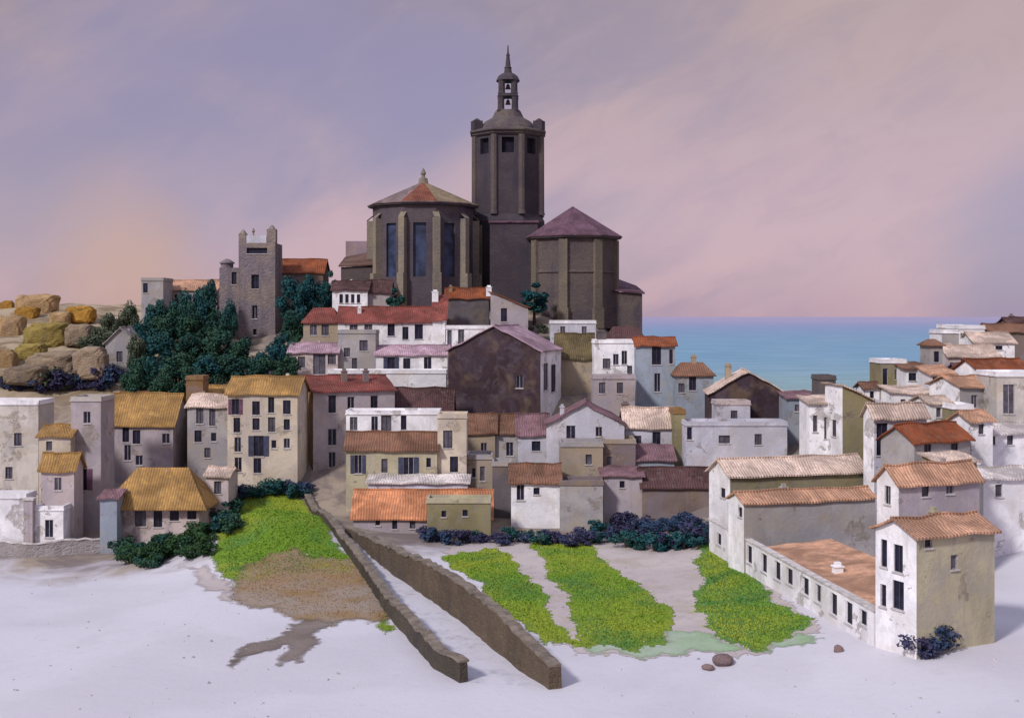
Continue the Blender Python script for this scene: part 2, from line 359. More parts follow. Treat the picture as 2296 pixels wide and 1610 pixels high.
def house(label, D, uA, uB, ve, vr, roof, wc, rc, L=6.0, yaw=0, uL=None, uR=None, fw=(), lw=(), rw=(), lc=None, rcl=None,
          ch=(), name='house', cat='house', oh=.35, group=None, zb=None):
    th = R(yaw); d = Vector((math.cos(th), math.sin(th))); bk = Vector((-d.y, d.x))
    A = Vector(((uA-U0)/F*D, D)); W = cross_s(A, d, uB); B = A+d*W
    if uL is not None: L = cross_s(A, bk, uL)
    if uR is not None: L = cross_s(B, bk, uR)
    zv = lambda v, P: ZC-(v-V0)/F*P.y
    ze = zv(ve, A)
    cs = [A, B, A+bk*L, B+bk*L]
    z0 = min(tz(p.x, p.y) for p in cs)-.8 if zb is None else zb
    root = empty(name, (A.x, A.y, z0), label, cat, group, th)
    e, zr = ze-z0, None
    if roof in ('gx', 'hip'): zr = zv(vr, A+bk*(L/2))-z0
    elif roof == 'gy': zr = zv(vr, A+d*(W/2))-z0
    elif roof == 'shed': zr = zv(vr, A+bk*L)-z0
    elif roof == 'sx': zr = zv(vr, A)-z0
    elif roof == 'pyr': zr = zv(vr, A+d*(W/2)+bk*(L/2))-z0
    if zr is not None: zr = max(zr, e+.5)
    sides = {'f': ((0,0),(W,0)), 'r': ((W,0),(W,L)), 'b': ((W,L),(0,L)), 'l': ((0,L),(0,0))}
    org = {'f': (A, d), 'r': (B, bk), 'l': (A+bk*L, -bk)}
    holes = {k: [] for k in sides}; sty = {k: [] for k in sides}
    for k, lst in (('f', fw), ('l', lw), ('r', rw)):
        O, dd = org[k]; Ls = W if k == 'f' else L
        for q in lst:
            u, v, pw, ph = q[:4]; pw *= 1.15; ph *= 1.1
            s0, s1 = sorted((cross_s(O, dd, u-pw/2), cross_s(O, dd, u+pw/2))); P = O+dd*((s0+s1)/2)
            za, zc = zv(v+ph/2, P)-z0, zv(v-ph/2, P)-z0
            top = (e if roof != 'gy' or k != 'f' else e)-.12
            if k == 'f' and roof == 'gy': top = e+(zr-e)*.3
            s0, s1, zc = max(s0, .12), min(s1, Ls-.12), min(zc, e-.1)
            za = max(za, .3)
            if s1-s0 < .2 or zc-za < .2 or any(s0 < h[1]+.12 and s1 > h[0]-.12 and za < h[3]+.12 and zc > h[2]-.12 for h in holes[k]): continue
            holes[k].append((s0, s1, za, zc)); sty[k].append(q[4] if len(q) > 4 else '')
    bm = bmesh.new(); extra = {}
    for k, (p, q) in sides.items():
        tgt = bm
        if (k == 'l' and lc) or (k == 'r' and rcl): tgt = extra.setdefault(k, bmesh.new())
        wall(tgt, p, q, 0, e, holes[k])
    tri = []
    if roof == 'gx': tri = [('l', ((0,L,e),(0,0,e),(0,L/2,zr))), ('r', ((W,0,e),(W,L,e),(W,L/2,zr)))]
    if roof == 'gy': tri = [('f', ((0,0,e),(W,0,e),(W/2,0,zr))), ('b', ((W,L,e),(0,L,e),(W/2,L,zr)))]
    if roof == 'shed': tri = [('l', ((0,L,e),(0,0,e),(0,L,zr))), ('r', ((W,0,e),(W,L,e),(W,L,zr))), ('b', ((W,L,e),(0,L,e),(0,L,zr),(W,L,zr)))]
    if roof == 'sx': tri = [('f', ((0,0,e),(W,0,e),(0,0,zr))), ('b', ((W,L,e),(0,L,e),(0,L,zr))), ('l', ((0,L,e),(0,0,e),(0,0,zr),(0,L,zr)))]
    for k, ps in tri:
        tgt = extra.get(k, bm); tgt.faces.new([tgt.verts.new(p) for p in ps])
    fin('wall', bm, WM(wc), root, 'keep')
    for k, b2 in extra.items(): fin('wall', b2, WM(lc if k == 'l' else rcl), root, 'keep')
    # roof
    bm = bmesh.new(); t_ = .16; o = oh
    if roof == 'flat':
        box(bm, -.12, W+.12, -.12, L+.12, e, e+.16)
        for x0, x1, y0, y1 in ((-.05,W+.05,-.05,.2),(-.05,W+.05,L-.2,L+.05),(-.05,.2,.2,L-.2),(W-.2,W+.05,.2,L-.2)): box(bm, x0, x1, y0, y1, e+.16, e+.55)
        rf = fin('roof', bm, WM(rc) if rc.isupper() else plaster('terrace_'+rc, ROOF[rc]), root)
    else:
        if roof == 'gx':
            mm = (zr-e)/(L/2); q = e-mm*o
            slab(bm, [(-o,-o,q),(W+o,-o,q),(W+o,L/2,zr),(-o,L/2,zr)], t_); slab(bm, [(W+o,L+o,q),(-o,L+o,q),(-o,L/2,zr),(W+o,L/2,zr)], t_)
            box(bm, -o-.02, W+o+.02, L/2-.14, L/2+.14, zr+t_-.06, zr+t_+.1)
        elif roof == 'gy':
            mm = (zr-e)/(W/2); q = e-mm*o
            slab(bm, [(-o,-o,q),(W/2,-o,zr),(W/2,L+o,zr),(-o,L+o,q)], t_); slab(bm, [(W/2,-o,zr),(W+o,-o,q),(W+o,L+o,q),(W/2,L+o,zr)], t_)
            box(bm, W/2-.14, W/2+.14, -o-.02, L+o+.02, zr+t_-.06, zr+t_+.1)
        elif roof == 'shed':
            mm = (zr-e)/L; slab(bm, [(-o,-o,e-mm*o),(W+o,-o,e-mm*o),(W+o,L+o,zr+mm*o),(-o,L+o,zr+mm*o)], t_)
        elif roof == 'sx':
            mm = (zr-e)/W; slab(bm, [(-o,-o,zr+mm*o),(W+o,-o,e-mm*o),(W+o,L+o,e-mm*o),(-o,L+o,zr+mm*o)], t_)
        elif roof in ('hip', 'pyr'):
            i = min(L*.45, W*.2); mm = (zr-e)/(L/2); q = e-.3*o
            c = [(-o,-o,q),(W+o,-o,q),(W+o,L+o,q),(-o,L+o,q)]
            if roof == 'pyr': a1 = a2 = (W/2, L/2, zr)
            else: a1, a2 = (i, L/2, zr), (W-i, L/2, zr)
            bv = [bm.verts.new((x,y,z-.14)) for x,y,z in c]; cv = [bm.verts.new(x) for x in c]; v1 = bm.verts.new(a1); v2 = v1 if roof == 'pyr' else bm.verts.new(a2)
            bm.faces.new(bv[::-1])
            for k in range(4): bm.faces.new((bv[k], bv[(k+1)%4], cv[(k+1)%4], cv[k]))
            fs = [(cv[0],cv[1],v2,v1),(cv[1],cv[2],v2),(cv[2],cv[3],v1,v2),(cv[3],cv[0],v1)] if roof == 'hip' else [(cv[k],cv[(k+1)%4],v1) for k in range(4)]
            for f in fs: bm.faces.new(f)
        if roof in ('gx', 'gy', 'shed', 'sx'):
            bmesh.ops.subdivide_edges(bm, edges=[e_ for e_ in bm.edges if e_.calc_length() > 1.6], cuts=5, use_grid_fill=True)
            for v_ in bm.verts:
                q_ = root.matrix_world @ v_.co if False else v_.co
                v_.co.z += .07*math.sin(q_.x*1.3+D)+.05*math.sin(q_.x*3.1+q_.y*1.7+uA)+random.uniform(-.015,.015)
        rf = fin('roof', bm, RM(rc), root)
    if not ch and roof in ('gx', 'gy') and W > 4.5 and (int(uA*7+ve*3) % 5) < 3:
        ch = ((.2+.6*((int(uA) % 7)/7), .6 if roof == 'gx' else .3, .7, .55, wc),)
    for fx, fy, hh, cw, cc in ch:
        zb_ = e+((zr-e)*.5 if zr else 0)
        bm = bmesh.new(); box(bm, fx*W-cw/2, fx*W+cw/2, fy*L-cw/2, fy*L+cw/2, zb_-.5, zb_+hh)
        box(bm, fx*W-cw/2-.08, fx*W+cw/2+.08, fy*L-cw/2-.08, fy*L+cw/2+.08, zb_+hh, zb_+hh+.12)
        box(bm, fx*W-cw/3, fx*W+cw/3, fy*L-cw/3, fy*L+cw/3, zb_+hh+.12, zb_+hh+.4)
        fin('chimney', bm, WM(cc), rf)
    for k in ('f', 'l', 'r'):
        for h, s_ in zip(holes[k], sty[k]): make_window(root, *sides[k], h, s_)
    return root
def wins(us, vs, w_, h_, s=''): return [(u, v, w_, h_, s) for v in vs for u in us]
H = house
# --- left of the picture
H('tall pale house at the left edge above a low grey wall', 147, -60, 86, 908, 0, 'flat', 'E', 'W', 5, fw=[(40,985,15,26,'g'),(20,1060,14,24,'g')])
H('cream house with small ochre roof between two pale houses at left', 144, 87, 158, 978, 955, 'gx', 'C', 'y', 5, fw=[(110,1000,12,20,'g')])
H('low ochre roofed shed in front of the cream house at left', 140.5, 92, 166, 1052, 1018, 'gx', 'P', 'y', 3, fw=[(130,1085,14,26,'g')])
H('pale mauve house with one small upper window at left', 145.5, 159, 226, 900, 0, 'flat', 'V', 'E', 5, fw=[(195,936,14,24),(182,1075,22,44,'s')])
H('low white annexe at the far left edge of the village', 138.5, -60, 58, 1118, 0, 'flat', 'W', 'W', 3)
H('small white annexe between grey piers at lower left', 138.3, 76, 142, 1145, 0, 'flat', 'W', 'W', 3, fw=[(110,1185,16,36)])
H('blue grey corner house left of the ochre hipped roof', 138.6, 224, 262, 1118, 1108, 'shed', 'B', 'p', 2.4)
H('lavender house under a faded ochre roof with four dark windows', 157, 232, 388, 952, 884, 'gx', 'V', 'y', 8, fw=[(282,975,13,30),(306,980,15,28),(372,983,15,20),(286,1015,13,32),(312,1032,14,20)], ch=[(.9,.6,1.2,.6,'T')])
H('low white house under a wide ochre hipped roof by the hedge', 141, 252, 446, 1132, 1048, 'hip', 'P', 'y', 6, fw=[(315,1160,22,36,'g'),(354,1162,17,36),(391,1152,18,28),(430,1149,18,28)], oh=1.1)
H('tiny pinkish annexe beside the ochre hipped roof', 146, 462, 512, 1068, 1050, 'gx', 'P', 'k', 5, fw=[(488,1093,14,26,'g')])
H('narrow grey house with pink roof beside the tall cream house', 157, 420, 512, 912, 886, 'gx', 'G', 'k', 7, fw=[(448,932,14,32,'g'),(476,935,12,36,'g'),(444,978,14,24),(479,980,11,18),(465,1015,12,20,'g')])
H('tall cream house with ochre roof and a grid of dark windows', 154.5, 510, 667, 882, 846, 'gx', 'C', 'y', 6, yaw=-3, fw=[(528,912,14,32,'s'),(574,915,15,28),(608,908,12,32),(643,913,15,28),(531,953,13,30),(574,951,14,24),(609,952,14,30,'g'),(643,952,12,22),(533,997,13,30),(580,1000,20,42,'s'),(614,996,10,17),(643,994,12,20),(534,1042,14,30),(577,1044,15,30)], ch=[(.75,.7,1.0,.6,'C')])
H('ochre roofed house tucked behind the tall cream house', 166, 452, 540, 905, 866, 'gx', 'P', 'y', 6)
H('square dark brown stone stack above the grey house', 163.5, 417, 455, 852, 0, 'flat', 'Y', 'Y', 3, name='stone_stack', cat='tower')
H('ochre walled shed on the slope below the trees', 172, 262, 330, 905, 880, 'gx', 'T', 'b', 5)
# --- small stone buildings on the left hilltop
H('pale stone cottage among the trees on the left', 190, 236, 306, 770, 735, 'gy', 'G', 'g', 6, fw=[(268,800,12,22,'g')])
# --- monastery wings
H('grey square turret house left of the monastery', 210, 317, 366, 630, 0, 'flat', 'G', 'G', 6, fw=[(326,646,9,20)])
H('lavender monastery wing with terracotta roof behind the trees', 216, 368, 486, 650, 630, 'gx', 'V', 't', 6, fw=wins((395,425,455),(668,),8,14))
H('brown monastery wing with dark rust roof right of the tower', 219, 618, 724, 611, 583, 'gx', 'N', 'u', 7, fw=wins((645,690),(628,),8,14))
# --- terraces below the church
H('small white house with four slit windows under dark red roof', 206, 745, 824, 650, 632, 'gx', 'W', 'd', 6, fw=[(765,670,7,18),(778,670,7,18),(791,670,7,18),(804,670,7,18)])
H('grey cottage with red roof beside the slit windowed house', 207, 826, 874, 655, 630, 'gx', 'V', 'd', 5)
H('tan end house under the long red roof', 196, 680, 757, 722, 690, 'hip', 'T', 'r', 6.5, fw=[(703,740,14,22,'g'),(729,740,14,22,'g')])
H('white house under the long red roof with plum windows', 195.5, 757.5, 985, 722, 690, 'gx', 'W', 'r', 6.5, fw=[(793,740,16,22,'g'),(826,738,16,20,'g'),(877,738,14,28),(909,747,12,26),(939,744,16,30)], ch=[(.2,.3,1,.6,'W')])
H('white chimney like house with steep red roof', 193, 970, 998, 716, 668, 'shed', 'W', 'r', 4, ch=[(.1,.9,2.6,1.0,'W')])
H('dark grey house with rust roof just below the church', 201, 1000, 1096, 668, 648, 'gx', 'K', 'u', 5, ch=[(1.0,.1,.9,.9,'W'),(.1,.3,1.0,.6,'u' if False else 'Y')])
H('lavender house with sloping rust roof beside the church tree', 200, 1100, 1184, 690, 656, 'sx', 'V', 'u', 5, fw=[(1130,705,12,30)])
H('white terrace house above the dark gable', 189, 1000, 1120, 738, 0, 'flat', 'W', 'W', 4, fw=[(1008,760,9,36,'g'),(1034,757,12,34,'g'),(1090,748,10,20,'g')])
H('white house with mauve roof and one large grey window', 186, 648, 757, 790, 771, 'gx', 'P', 'm', 6, fw=[(716,815,24,44,'g'),(744,806,16,20,'g'),(676,812,14,22,'g')])
H('flat grey white house between two mauve roofs', 187, 757.5, 842, 748, 0, 'flat', 'G', 'G', 5, fw=[(778,790,12,18,'g'),(815,775,16,22,'g'),(795,815,10,22,'g')])
H('white house with mauve roof and three dark windows', 186.3, 842.5, 1003, 795, 776, 'gx', 'W', 'm', 6, fw=[(877,816,15,28,'s'),(912,820,14,30),(959,816,15,28)], ch=[(.95,.5,.8,.7,'G')])
H('low white house with arched plum doors behind the corner house', 178, 735, 1000, 838, 0, 'flat', 'W', 'W', 4, fw=[(793,850,12,36),(828,850,12,36)])
H('tall lavender corner house with tan side and plum roof', 159, 702, 885, 880, 846, 'gx', 'V', 'r', uL=664, yaw=20, lc='Y', fw=[(745,906,15,36),(787,906,14,30),(839,906,14,34),(745,980,17,34),(745,1031,14,32),(738,1072,13,15,'g')], ch=[(.45,.3,1.6,.7,'r' if False else 'N'),(.72,.3,1.6,.7,'N')])
H('white house under a dark brown roof below the gable', 164, 884, 1012, 930, 872, 'gx', 'W', 'd', 6.5, fw=[(960,950,12,22)])
H('low white terrace house with plum windows over brown roof', 153.5, 776, 985, 930, 0, 'flat', 'W', 'W', 4, fw=[(793,950,15,28,'g'),(840,950,13,30),(866,946,20,36,'g'),(905,947,11,30)])
H('cream house with long brown roof and four windows', 148, 776, 980, 1008, 970, 'gx', 'A', 'b', 5, fw=[(803,1041,15,38,'s'),(862,1044,12,28,'g'),(916,1046,20,38,'s'),(961,1037,9,19)])
H('tall narrow cream house right of the brown roof', 148.6, 981, 1046, 938, 0, 'flat', 'C', 'C', 4, fw=[(1004,985,18,36,'g'),(1018,1041,16,32)])
H('low bluish white lean to above the orange roof', 145, 826, 1048, 1084, 1074, 'shed', 'S', 'w', 2.6)
H('long low house with bright orange roof beside the lane', 140.5, 792, 1100, 1160, 1100, 'gx', 'V', 'o', 6.5, fw=[(847,1172,10,12),(885,1175,10,20),(925,1176,11,16,'g')])
H('flat olive box house with two small round windows', 137.2, 957.5, 1100, 1128, 0, 'flat', 'O', 'A', 2.8, fw=[(995,1152,9,13),(1043,1150,10,13)])
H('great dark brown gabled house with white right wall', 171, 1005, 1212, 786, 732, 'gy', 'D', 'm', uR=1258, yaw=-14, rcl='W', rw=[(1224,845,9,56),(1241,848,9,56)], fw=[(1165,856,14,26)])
H('stone house with pinkish brown roof under the dark gable', 160, 1040, 1110, 970, 930, 'gx', 'T', 'b', 6, fw=[(1085,1005,12,22)])
H('grey house with brown roof below the dark gable', 160.6, 1110.5, 1160, 970, 930, 'gx', 'G', 'b', 6, fw=[(1143,1007,14,28)])
H('white fronted house with plum brown roof below the dark gable', 160.2, 1160.5, 1228, 974, 930, 'gx', 'L', 'p', 6, fw=[(1202,1000,17,20)])
H('tan house with narrow white window bays above the olive box', 150, 1047, 1104, 1030, 0, 'flat', 'T', 'G', 5, fw=[(1082,1062,10,30,'g'),(1062,1060,8,20)])
H('tall narrow grey house left of the small white house', 147, 1104, 1146, 1045, 0, 'flat', 'K', 'G', 4)
H('small white house with two windows above the hedge', 143.5, 1146, 1255, 1082, 1042, 'gx', 'W', 'b', 6, fw=[(1167,1104,15,32),(1203,1101,12,14)])
H('white gabled house with plum roof at the village centre', 154, 1225, 1400, 952, 906, 'gy', 'L', 'p', 8, yaw=-3, fw=[(1280,975,18,46),(1343,968,13,20)])
H('pink roofed house right of the white gable', 157, 1402, 1512, 958, 916, 'gx', 'L', 'k', 6, fw=[(1472,985,16,30),(1430,990,14,24,'g')], ch=[(.05,.6,1.6,.9,'p' if False else 'N')])
H('narrow olive house between pink roof and pale blue house', 154.5, 1512, 1537, 928, 0, 'flat', 'O', 'Y', 5)
H('plain tan house under the white gabled house', 148.5, 1257, 1352, 1002, 0, 'flat', 'T', 'G', 5, fw=[(1320,1030,12,20,'g')])
H('tan block house with white slits under the pink roof', 149.5, 1353, 1425, 995, 0, 'flat', 'N', 'T', 5, fw=[(1366,1040,9,30,'g')])
H('dusky blue house with plum lean to roof', 150, 1426, 1512, 1032, 1000, 'shed', 'B', 'p', 4)
H('grey house with one round window behind the hedge', 144.5, 1353, 1440, 1068, 1050, 'shed', 'V', 'p', 4.5, fw=[(1395,1086,10,14)])
H('bare grey wall house behind the hedge', 142.2, 1256, 1352, 1088, 0, 'flat', 'G', 'N', 4)
H('long dark brown barn right of the round windowed house', 144, 1441, 1600, 1092, 1050, 'gx', 'N', 'd', 6)
# --- right of the dark gable
H('long low pale house under the plum roofed apse', 197, 1234, 1336, 726, 0, 'flat', 'L', 'W', 5, fw=[(1262,742,10,18,'g'),(1310,742,10,18,'g')])
H('tan house with olive roof right of the great gable', 182, 1250, 1332, 802, 750, 'gx', 'T', 'v', 7)
H('white house with blue windows and dark chimney', 178, 1332, 1426, 770, 0, 'flat', 'W', 'W', 5, fw=[(1400,802,11,28),(1381,806,11,22),(1360,815,15,20,'g'),(1412,830,10,18,'g')], ch=[(.2,.3,1.6,1.3,'K')])
H('house with dark red hipped roof at the foot of the church', 188, 1360, 1450, 765, 732, 'hip', 'L', 'd', 6)
H('blue grey house with small rust roof facing the sea', 175, 1427, 1514, 775, 758, 'gx', 'B', 'u', 5, fw=[(1472,797,18,38),(1474,858,12,38),(1505,800,8,30)])
H('lavender lower house under the blue windowed white house', 170, 1330, 1424, 850, 0, 'flat', 'V', 'V', 4, fw=[(1350,870,12,22,'g'),(1390,870,12,22,'g')])
H('pale blue house with brown hipped roof and a chimney', 171, 1517, 1600, 840, 812, 'hip', 'B', 'b', 6, fw=[(1553,860,14,28),(1528,870,12,18,'g')], ch=[(.55,.5,1.5,.7,'T')])
H('dark maroon gabled house beside the sea', 161, 1592, 1764, 882, 834, 'gy', 'D', 'k', 8, yaw=-4, ch=[(.28,.5,2.0,.8,'T')])
H('small pale house in front of the maroon gable', 156.5, 1606, 1682, 908, 0, 'flat', 'L', 'P', 3.5, fw=[(1646,936,13,28,'g')])
H('broad pale blue house above the pink roofed hall', 151, 1538, 1765, 955, 0, 'flat', 'L', 'L', 4.5, fw=[(1546,972,11,26),(1624,985,22,16,'g'),(1700,985,14,22,'g')])
H('slate blue house right of the maroon gable', 155, 1766, 1832, 893, 880, 'shed', 'B', 'p', 5, fw=[(1790,915,14,14,'g')])
# --- right cluster
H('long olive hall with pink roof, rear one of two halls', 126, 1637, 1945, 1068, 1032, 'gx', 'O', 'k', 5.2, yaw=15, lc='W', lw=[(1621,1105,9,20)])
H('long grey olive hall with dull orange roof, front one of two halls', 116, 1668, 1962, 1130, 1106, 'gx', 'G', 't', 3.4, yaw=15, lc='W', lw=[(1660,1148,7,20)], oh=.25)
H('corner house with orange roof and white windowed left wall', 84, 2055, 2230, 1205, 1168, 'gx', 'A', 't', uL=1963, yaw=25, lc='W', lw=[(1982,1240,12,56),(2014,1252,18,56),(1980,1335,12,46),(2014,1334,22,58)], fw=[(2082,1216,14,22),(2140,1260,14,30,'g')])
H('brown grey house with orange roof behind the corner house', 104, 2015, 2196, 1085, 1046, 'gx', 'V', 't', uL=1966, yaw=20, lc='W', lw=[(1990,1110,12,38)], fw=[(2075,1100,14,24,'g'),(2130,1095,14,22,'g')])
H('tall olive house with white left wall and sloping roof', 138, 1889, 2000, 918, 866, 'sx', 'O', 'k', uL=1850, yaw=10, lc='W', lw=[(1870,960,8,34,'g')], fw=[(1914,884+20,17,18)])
H('white cottage left of the tall olive house', 142, 1815, 1880, 905, 895, 'shed', 'W', 'k', 5, fw=[(1828,950,9,34,'g'),(1855,960,12,44,'g'),(1855,930,14,18)])
H('dark square stone block house behind the tall olive house', 150, 1838, 1874, 852, 0, 'flat', 'K', 'K', 4)
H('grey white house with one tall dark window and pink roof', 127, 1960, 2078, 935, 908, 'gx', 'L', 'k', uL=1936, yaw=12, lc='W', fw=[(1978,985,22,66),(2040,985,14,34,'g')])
H('grey house with long dark rust roof on the right', 119, 2050, 2176, 992, 955, 'gx', 'G', 'u', 4.5, yaw=27, fw=[(2080,1010,14,26,'g'),(2140,1000,14,26,'g')])
H('olive house with grey windows on the right headland', 160, 1975, 2032, 815, 0, 'flat', 'O', 'W', 5, fw=[(1985,845,10,34),(2012,840,10,20,'g')])
H('white house with one round dark window on the headland', 156, 2033, 2085, 828, 815, 'shed', 'W', 'b', 5, fw=[(2046,845,15,16),(2072,860,10,26)])
H('slim grey house with brown cap roof on the headland', 158, 2086, 2114, 772, 760, 'hip', 'G', 'b', 4, fw=[(2100,800,10,22)])
H('white headland house with grey side against the sea', 170, 2112, 2150, 748, 0, 'flat', 'G', 'W', 5, lc='W')
H('white headland house with one small blue window', 176, 2150, 2208, 738, 0, 'flat', 'W', 'W', 5, fw=[(2162,752,14,8)])
H('pinkish roofed house near the top of the headland', 172, 2185, 2275, 768, 748, 'gx', 'W', 'k', 6, fw=[(2240,780,14,8)])
H('pinkish brown flat house in the headland middle', 164, 2128, 2240, 800, 776, 'gx', 'P', 'k', 6, fw=[(2160,815,10,16),(2210,815,10,16,'g')])
H('dusky brown house at the right edge of the headland', 186, 2222, 2330, 745, 728, 'gx', 'N', 'b', 6)
H('white house with rust coloured door bay on the headland', 149, 2088, 2140, 840, 822, 'shed', 'W', 't', 5, fw=[(2098,865,12,36),(2122,870,10,24,'g')])
H('white house with slanting dark rust roof near the right edge', 147, 2205, 2320, 842, 808, 'gx', 'W', 'u', 6, yaw=20, fw=[(2240,860,12,22,'g'),(2275,855,12,22,'g')])
H('grey house under a short orange roof on the right', 140, 2152, 2222, 868, 846, 'gx', 'G', 't', 6, yaw=15, lc='W', fw=[(2185,900,12,26,'g')])
H('pale grey tall house at the right edge', 137, 2235, 2340, 845, 0, 'flat', 'E', 'W', 6, fw=[(2262,895,22,60,'g')])
H('plain white house low on the right edge', 128, 2185, 2340, 975, 952, 'gx', 'W', 'w', 6, yaw=10, fw=[(2225,985,12,22,'g'),(2265,985,12,22,'g')])
H('pale house with pink roof at the lower right edge', 114, 2205, 2360, 1075, 1052, 'gx', 'W', 'w', 6, yaw=12, fw=[(2240,1100,14,26,'g')])
H('white house below the olive headland house', 146, 2003, 2086, 882, 868, 'shed', 'W', 'k', 5, fw=[(2025,905,10,18,'g'),(2060,900,12,20,'g')])
H('small white cottage with pink roof above the long rust roof', 134, 2084, 2132, 905, 890, 'gx', 'W', 'k', 4, yaw=8, fw=[(2105,925,10,20,'g')])
H('small olive block cottage right of the pink roofed cottage', 131, 2136, 2182, 918, 0, 'flat', 'O', 'W', 4, fw=[(2158,935,10,20)])
H('narrow white cottage with orange roof near the right edge', 125, 2178, 2226, 945, 925, 'gx', 'W', 't', 4, yaw=10, fw=[(2200,962,10,20,'g')])
H('grey cottage with plum roof in the headland middle', 155, 2150, 2200, 832, 816, 'gx', 'G', 'p', 4, fw=[(2175,845,10,16)])
H('tiny white skyline cottage beside the grey sided house', 181, 2122, 2160, 736, 0, 'flat', 'W', 'W', 4, fw=[(2138,745,8,8)])
H('brown skyline cottage at the right end of the headland', 194, 2262, 2330, 724, 714, 'gx', 'N', 'd', 4)
H('white cottage with brown roof between headland and sea', 151, 1940, 1972, 872, 860, 'gx', 'W', 'b', 4, fw=[(1955,885,8,14)])
H('olive lean to below the rust roofed house on the right', 110, 2110, 2190, 1040, 1026, 'shed', 'O', 'k', 3, yaw=14, fw=[(2150,1055,12,18)])
# lean-to behind the arcade wall
a0 = Vector((20.5, 127.7)); a1 = Vector((25.9, 88)); ad = (a1-a0).normalized()
s_ = a0+ad*15.5
H('lean to with bright terracotta roof behind the arcade wall', s_.y, U0+F*(s_.x+.75)/s_.y, U0+F*(a1.x+.55)/(a1.y+1.8), 1228, 1212, 'shed', 'P', 't', 6.0, yaw=math.degrees(math.atan2(ad.y, ad.x)), ch=[(.55,.25,.5,.7,'W')], oh=.2)

# ------------------------------------------------------------------ walls, piers
def ribbon_wall(label, name, pts, hs, thick, mat, capmat, cat='wall', cap=.14):
    """stone wall following ground points; child: coping"""
    root = empty(name, pts[0], label, cat); o = pts[0]
    bm = bmesh.new(); bc = bmesh.new()
    P = []; n_ = len(pts)
    # resample
    for i in range(n_-1):
        k = max(2, int((pts[i+1]-pts[i]).length/.8))
        for j in range(k):
            f = j/k; q = pts[i].lerp(pts[i+1], f); P.append((q, hs[i]*(1-f)+hs[i+1]*f))
    P.append((pts[-1], hs[-1]))
    sec = []; sc_ = []
    for i, (q, h) in enumerate(P):
        a = P[max(0,i-1)][0]; b = P[min(len(P)-1,i+1)][0]; dd = Vector((b.x-a.x, b.y-a.y)).normalized(); nn_ = Vector((-dd.y, dd.x))
        z = tz(q.x, q.y); j = random.uniform(-.16,.16); tk = thick/2
        x, y = q.x-o.x, q.y-o.y
        top = z-o.z+h+random.uniform(-.16,.16)
        sec.append([bm.verts.new((x+nn_.x*s*(tk+e_+j*(.5)), y+nn_.y*s*(tk+e_+j*.5), zz)) for s, zz, e_ in ((1,z-o.z-.8,.08),(1,top,0),(-1,top,0),(-1,z-o.z-.8,.08))])
        sc_.append([bc.verts.new((x+nn_.x*s*(tk+.06), y+nn_.y*s*(tk+.06), zz)) for s, zz in ((1,top+.003),(1,top+cap),(-1,top+cap),(-1,top+.003))])
    for B_, SS in ((bm, sec), (bc, sc_)):
        for a, b in zip(SS, SS[1:]):
            for k in range(4): B_.faces.new((a[k], a[(k+1)%4], b[(k+1)%4], b[k]))
        B_.faces.new(SS[0]); B_.faces.new(SS[-1][::-1])
    fin('wall', bm, mat, root); fin('coping', bc, capmat, root)
    return root
ST_BROWN = stone('brown', (.085,.065,.047), (.135,.10,.07), 1.8)
ST_DARK = stone('dark', (.05,.043,.035), (.085,.07,.055), 1.8)
ST_GREY = stone('greywall', (.25,.22,.22), (.34,.31,.31), 1.4)
CAP = plain('coping_stone', (.50,.46,.45), .85, .1, .25, 1.2)
CAPD = plain('coping_dark_stone', (.17,.14,.115), .85, .1, .3, 1.2)
lw_ = [G(u,v) for u,v in ((690,1122),(735,1172),(790,1246),(835,1312),(872,1372),(930,1440),(985,1500),(1040,1532))]
ribbon_wall('low dark stone wall along the left side of the lane', 'lane_wall', lw_, (.5,.7,1.0,1.2,1.3,1.4,1.4,1.3), .7, ST_DARK, CAPD)
rw_ = [G(u,v) for u,v in ((782,1192),(830,1240),(885,1285),(960,1335),(1040,1390),(1110,1450),(1180,1505),(1245,1545))]
ribbon_wall('high brown stone wall along the right side of the lane', 'lane_wall', rw_, (.5,1.6,2.3,2.9,3.0,2.9,2.2,1.6), .8, ST_BROWN, CAPD)
ribbon_wall('low grey stone wall at the lower left', 'garden_wall', [G(u,v) for u,v in ((0,1248),(60,1252),(140,1246),(225,1240))], (1.5,1.5,1.6,1.5), .4, ST_GREY, CAP)
# grey pier beside the white annexe
r_ = empty('stone_pier', G(66,1246), 'slim grey stone pier standing between two white annexes', 'pier')
bm = bmesh.new(); box(bm,-.5,.5,-.4,.4,-.5,6.2); fin('shaft', bm, WM('V'), r_); bm = bmesh.new(); box(bm,-.62,.62,-.52,.52,6.2,6.45); fin('cap', bm, CAP, r_)
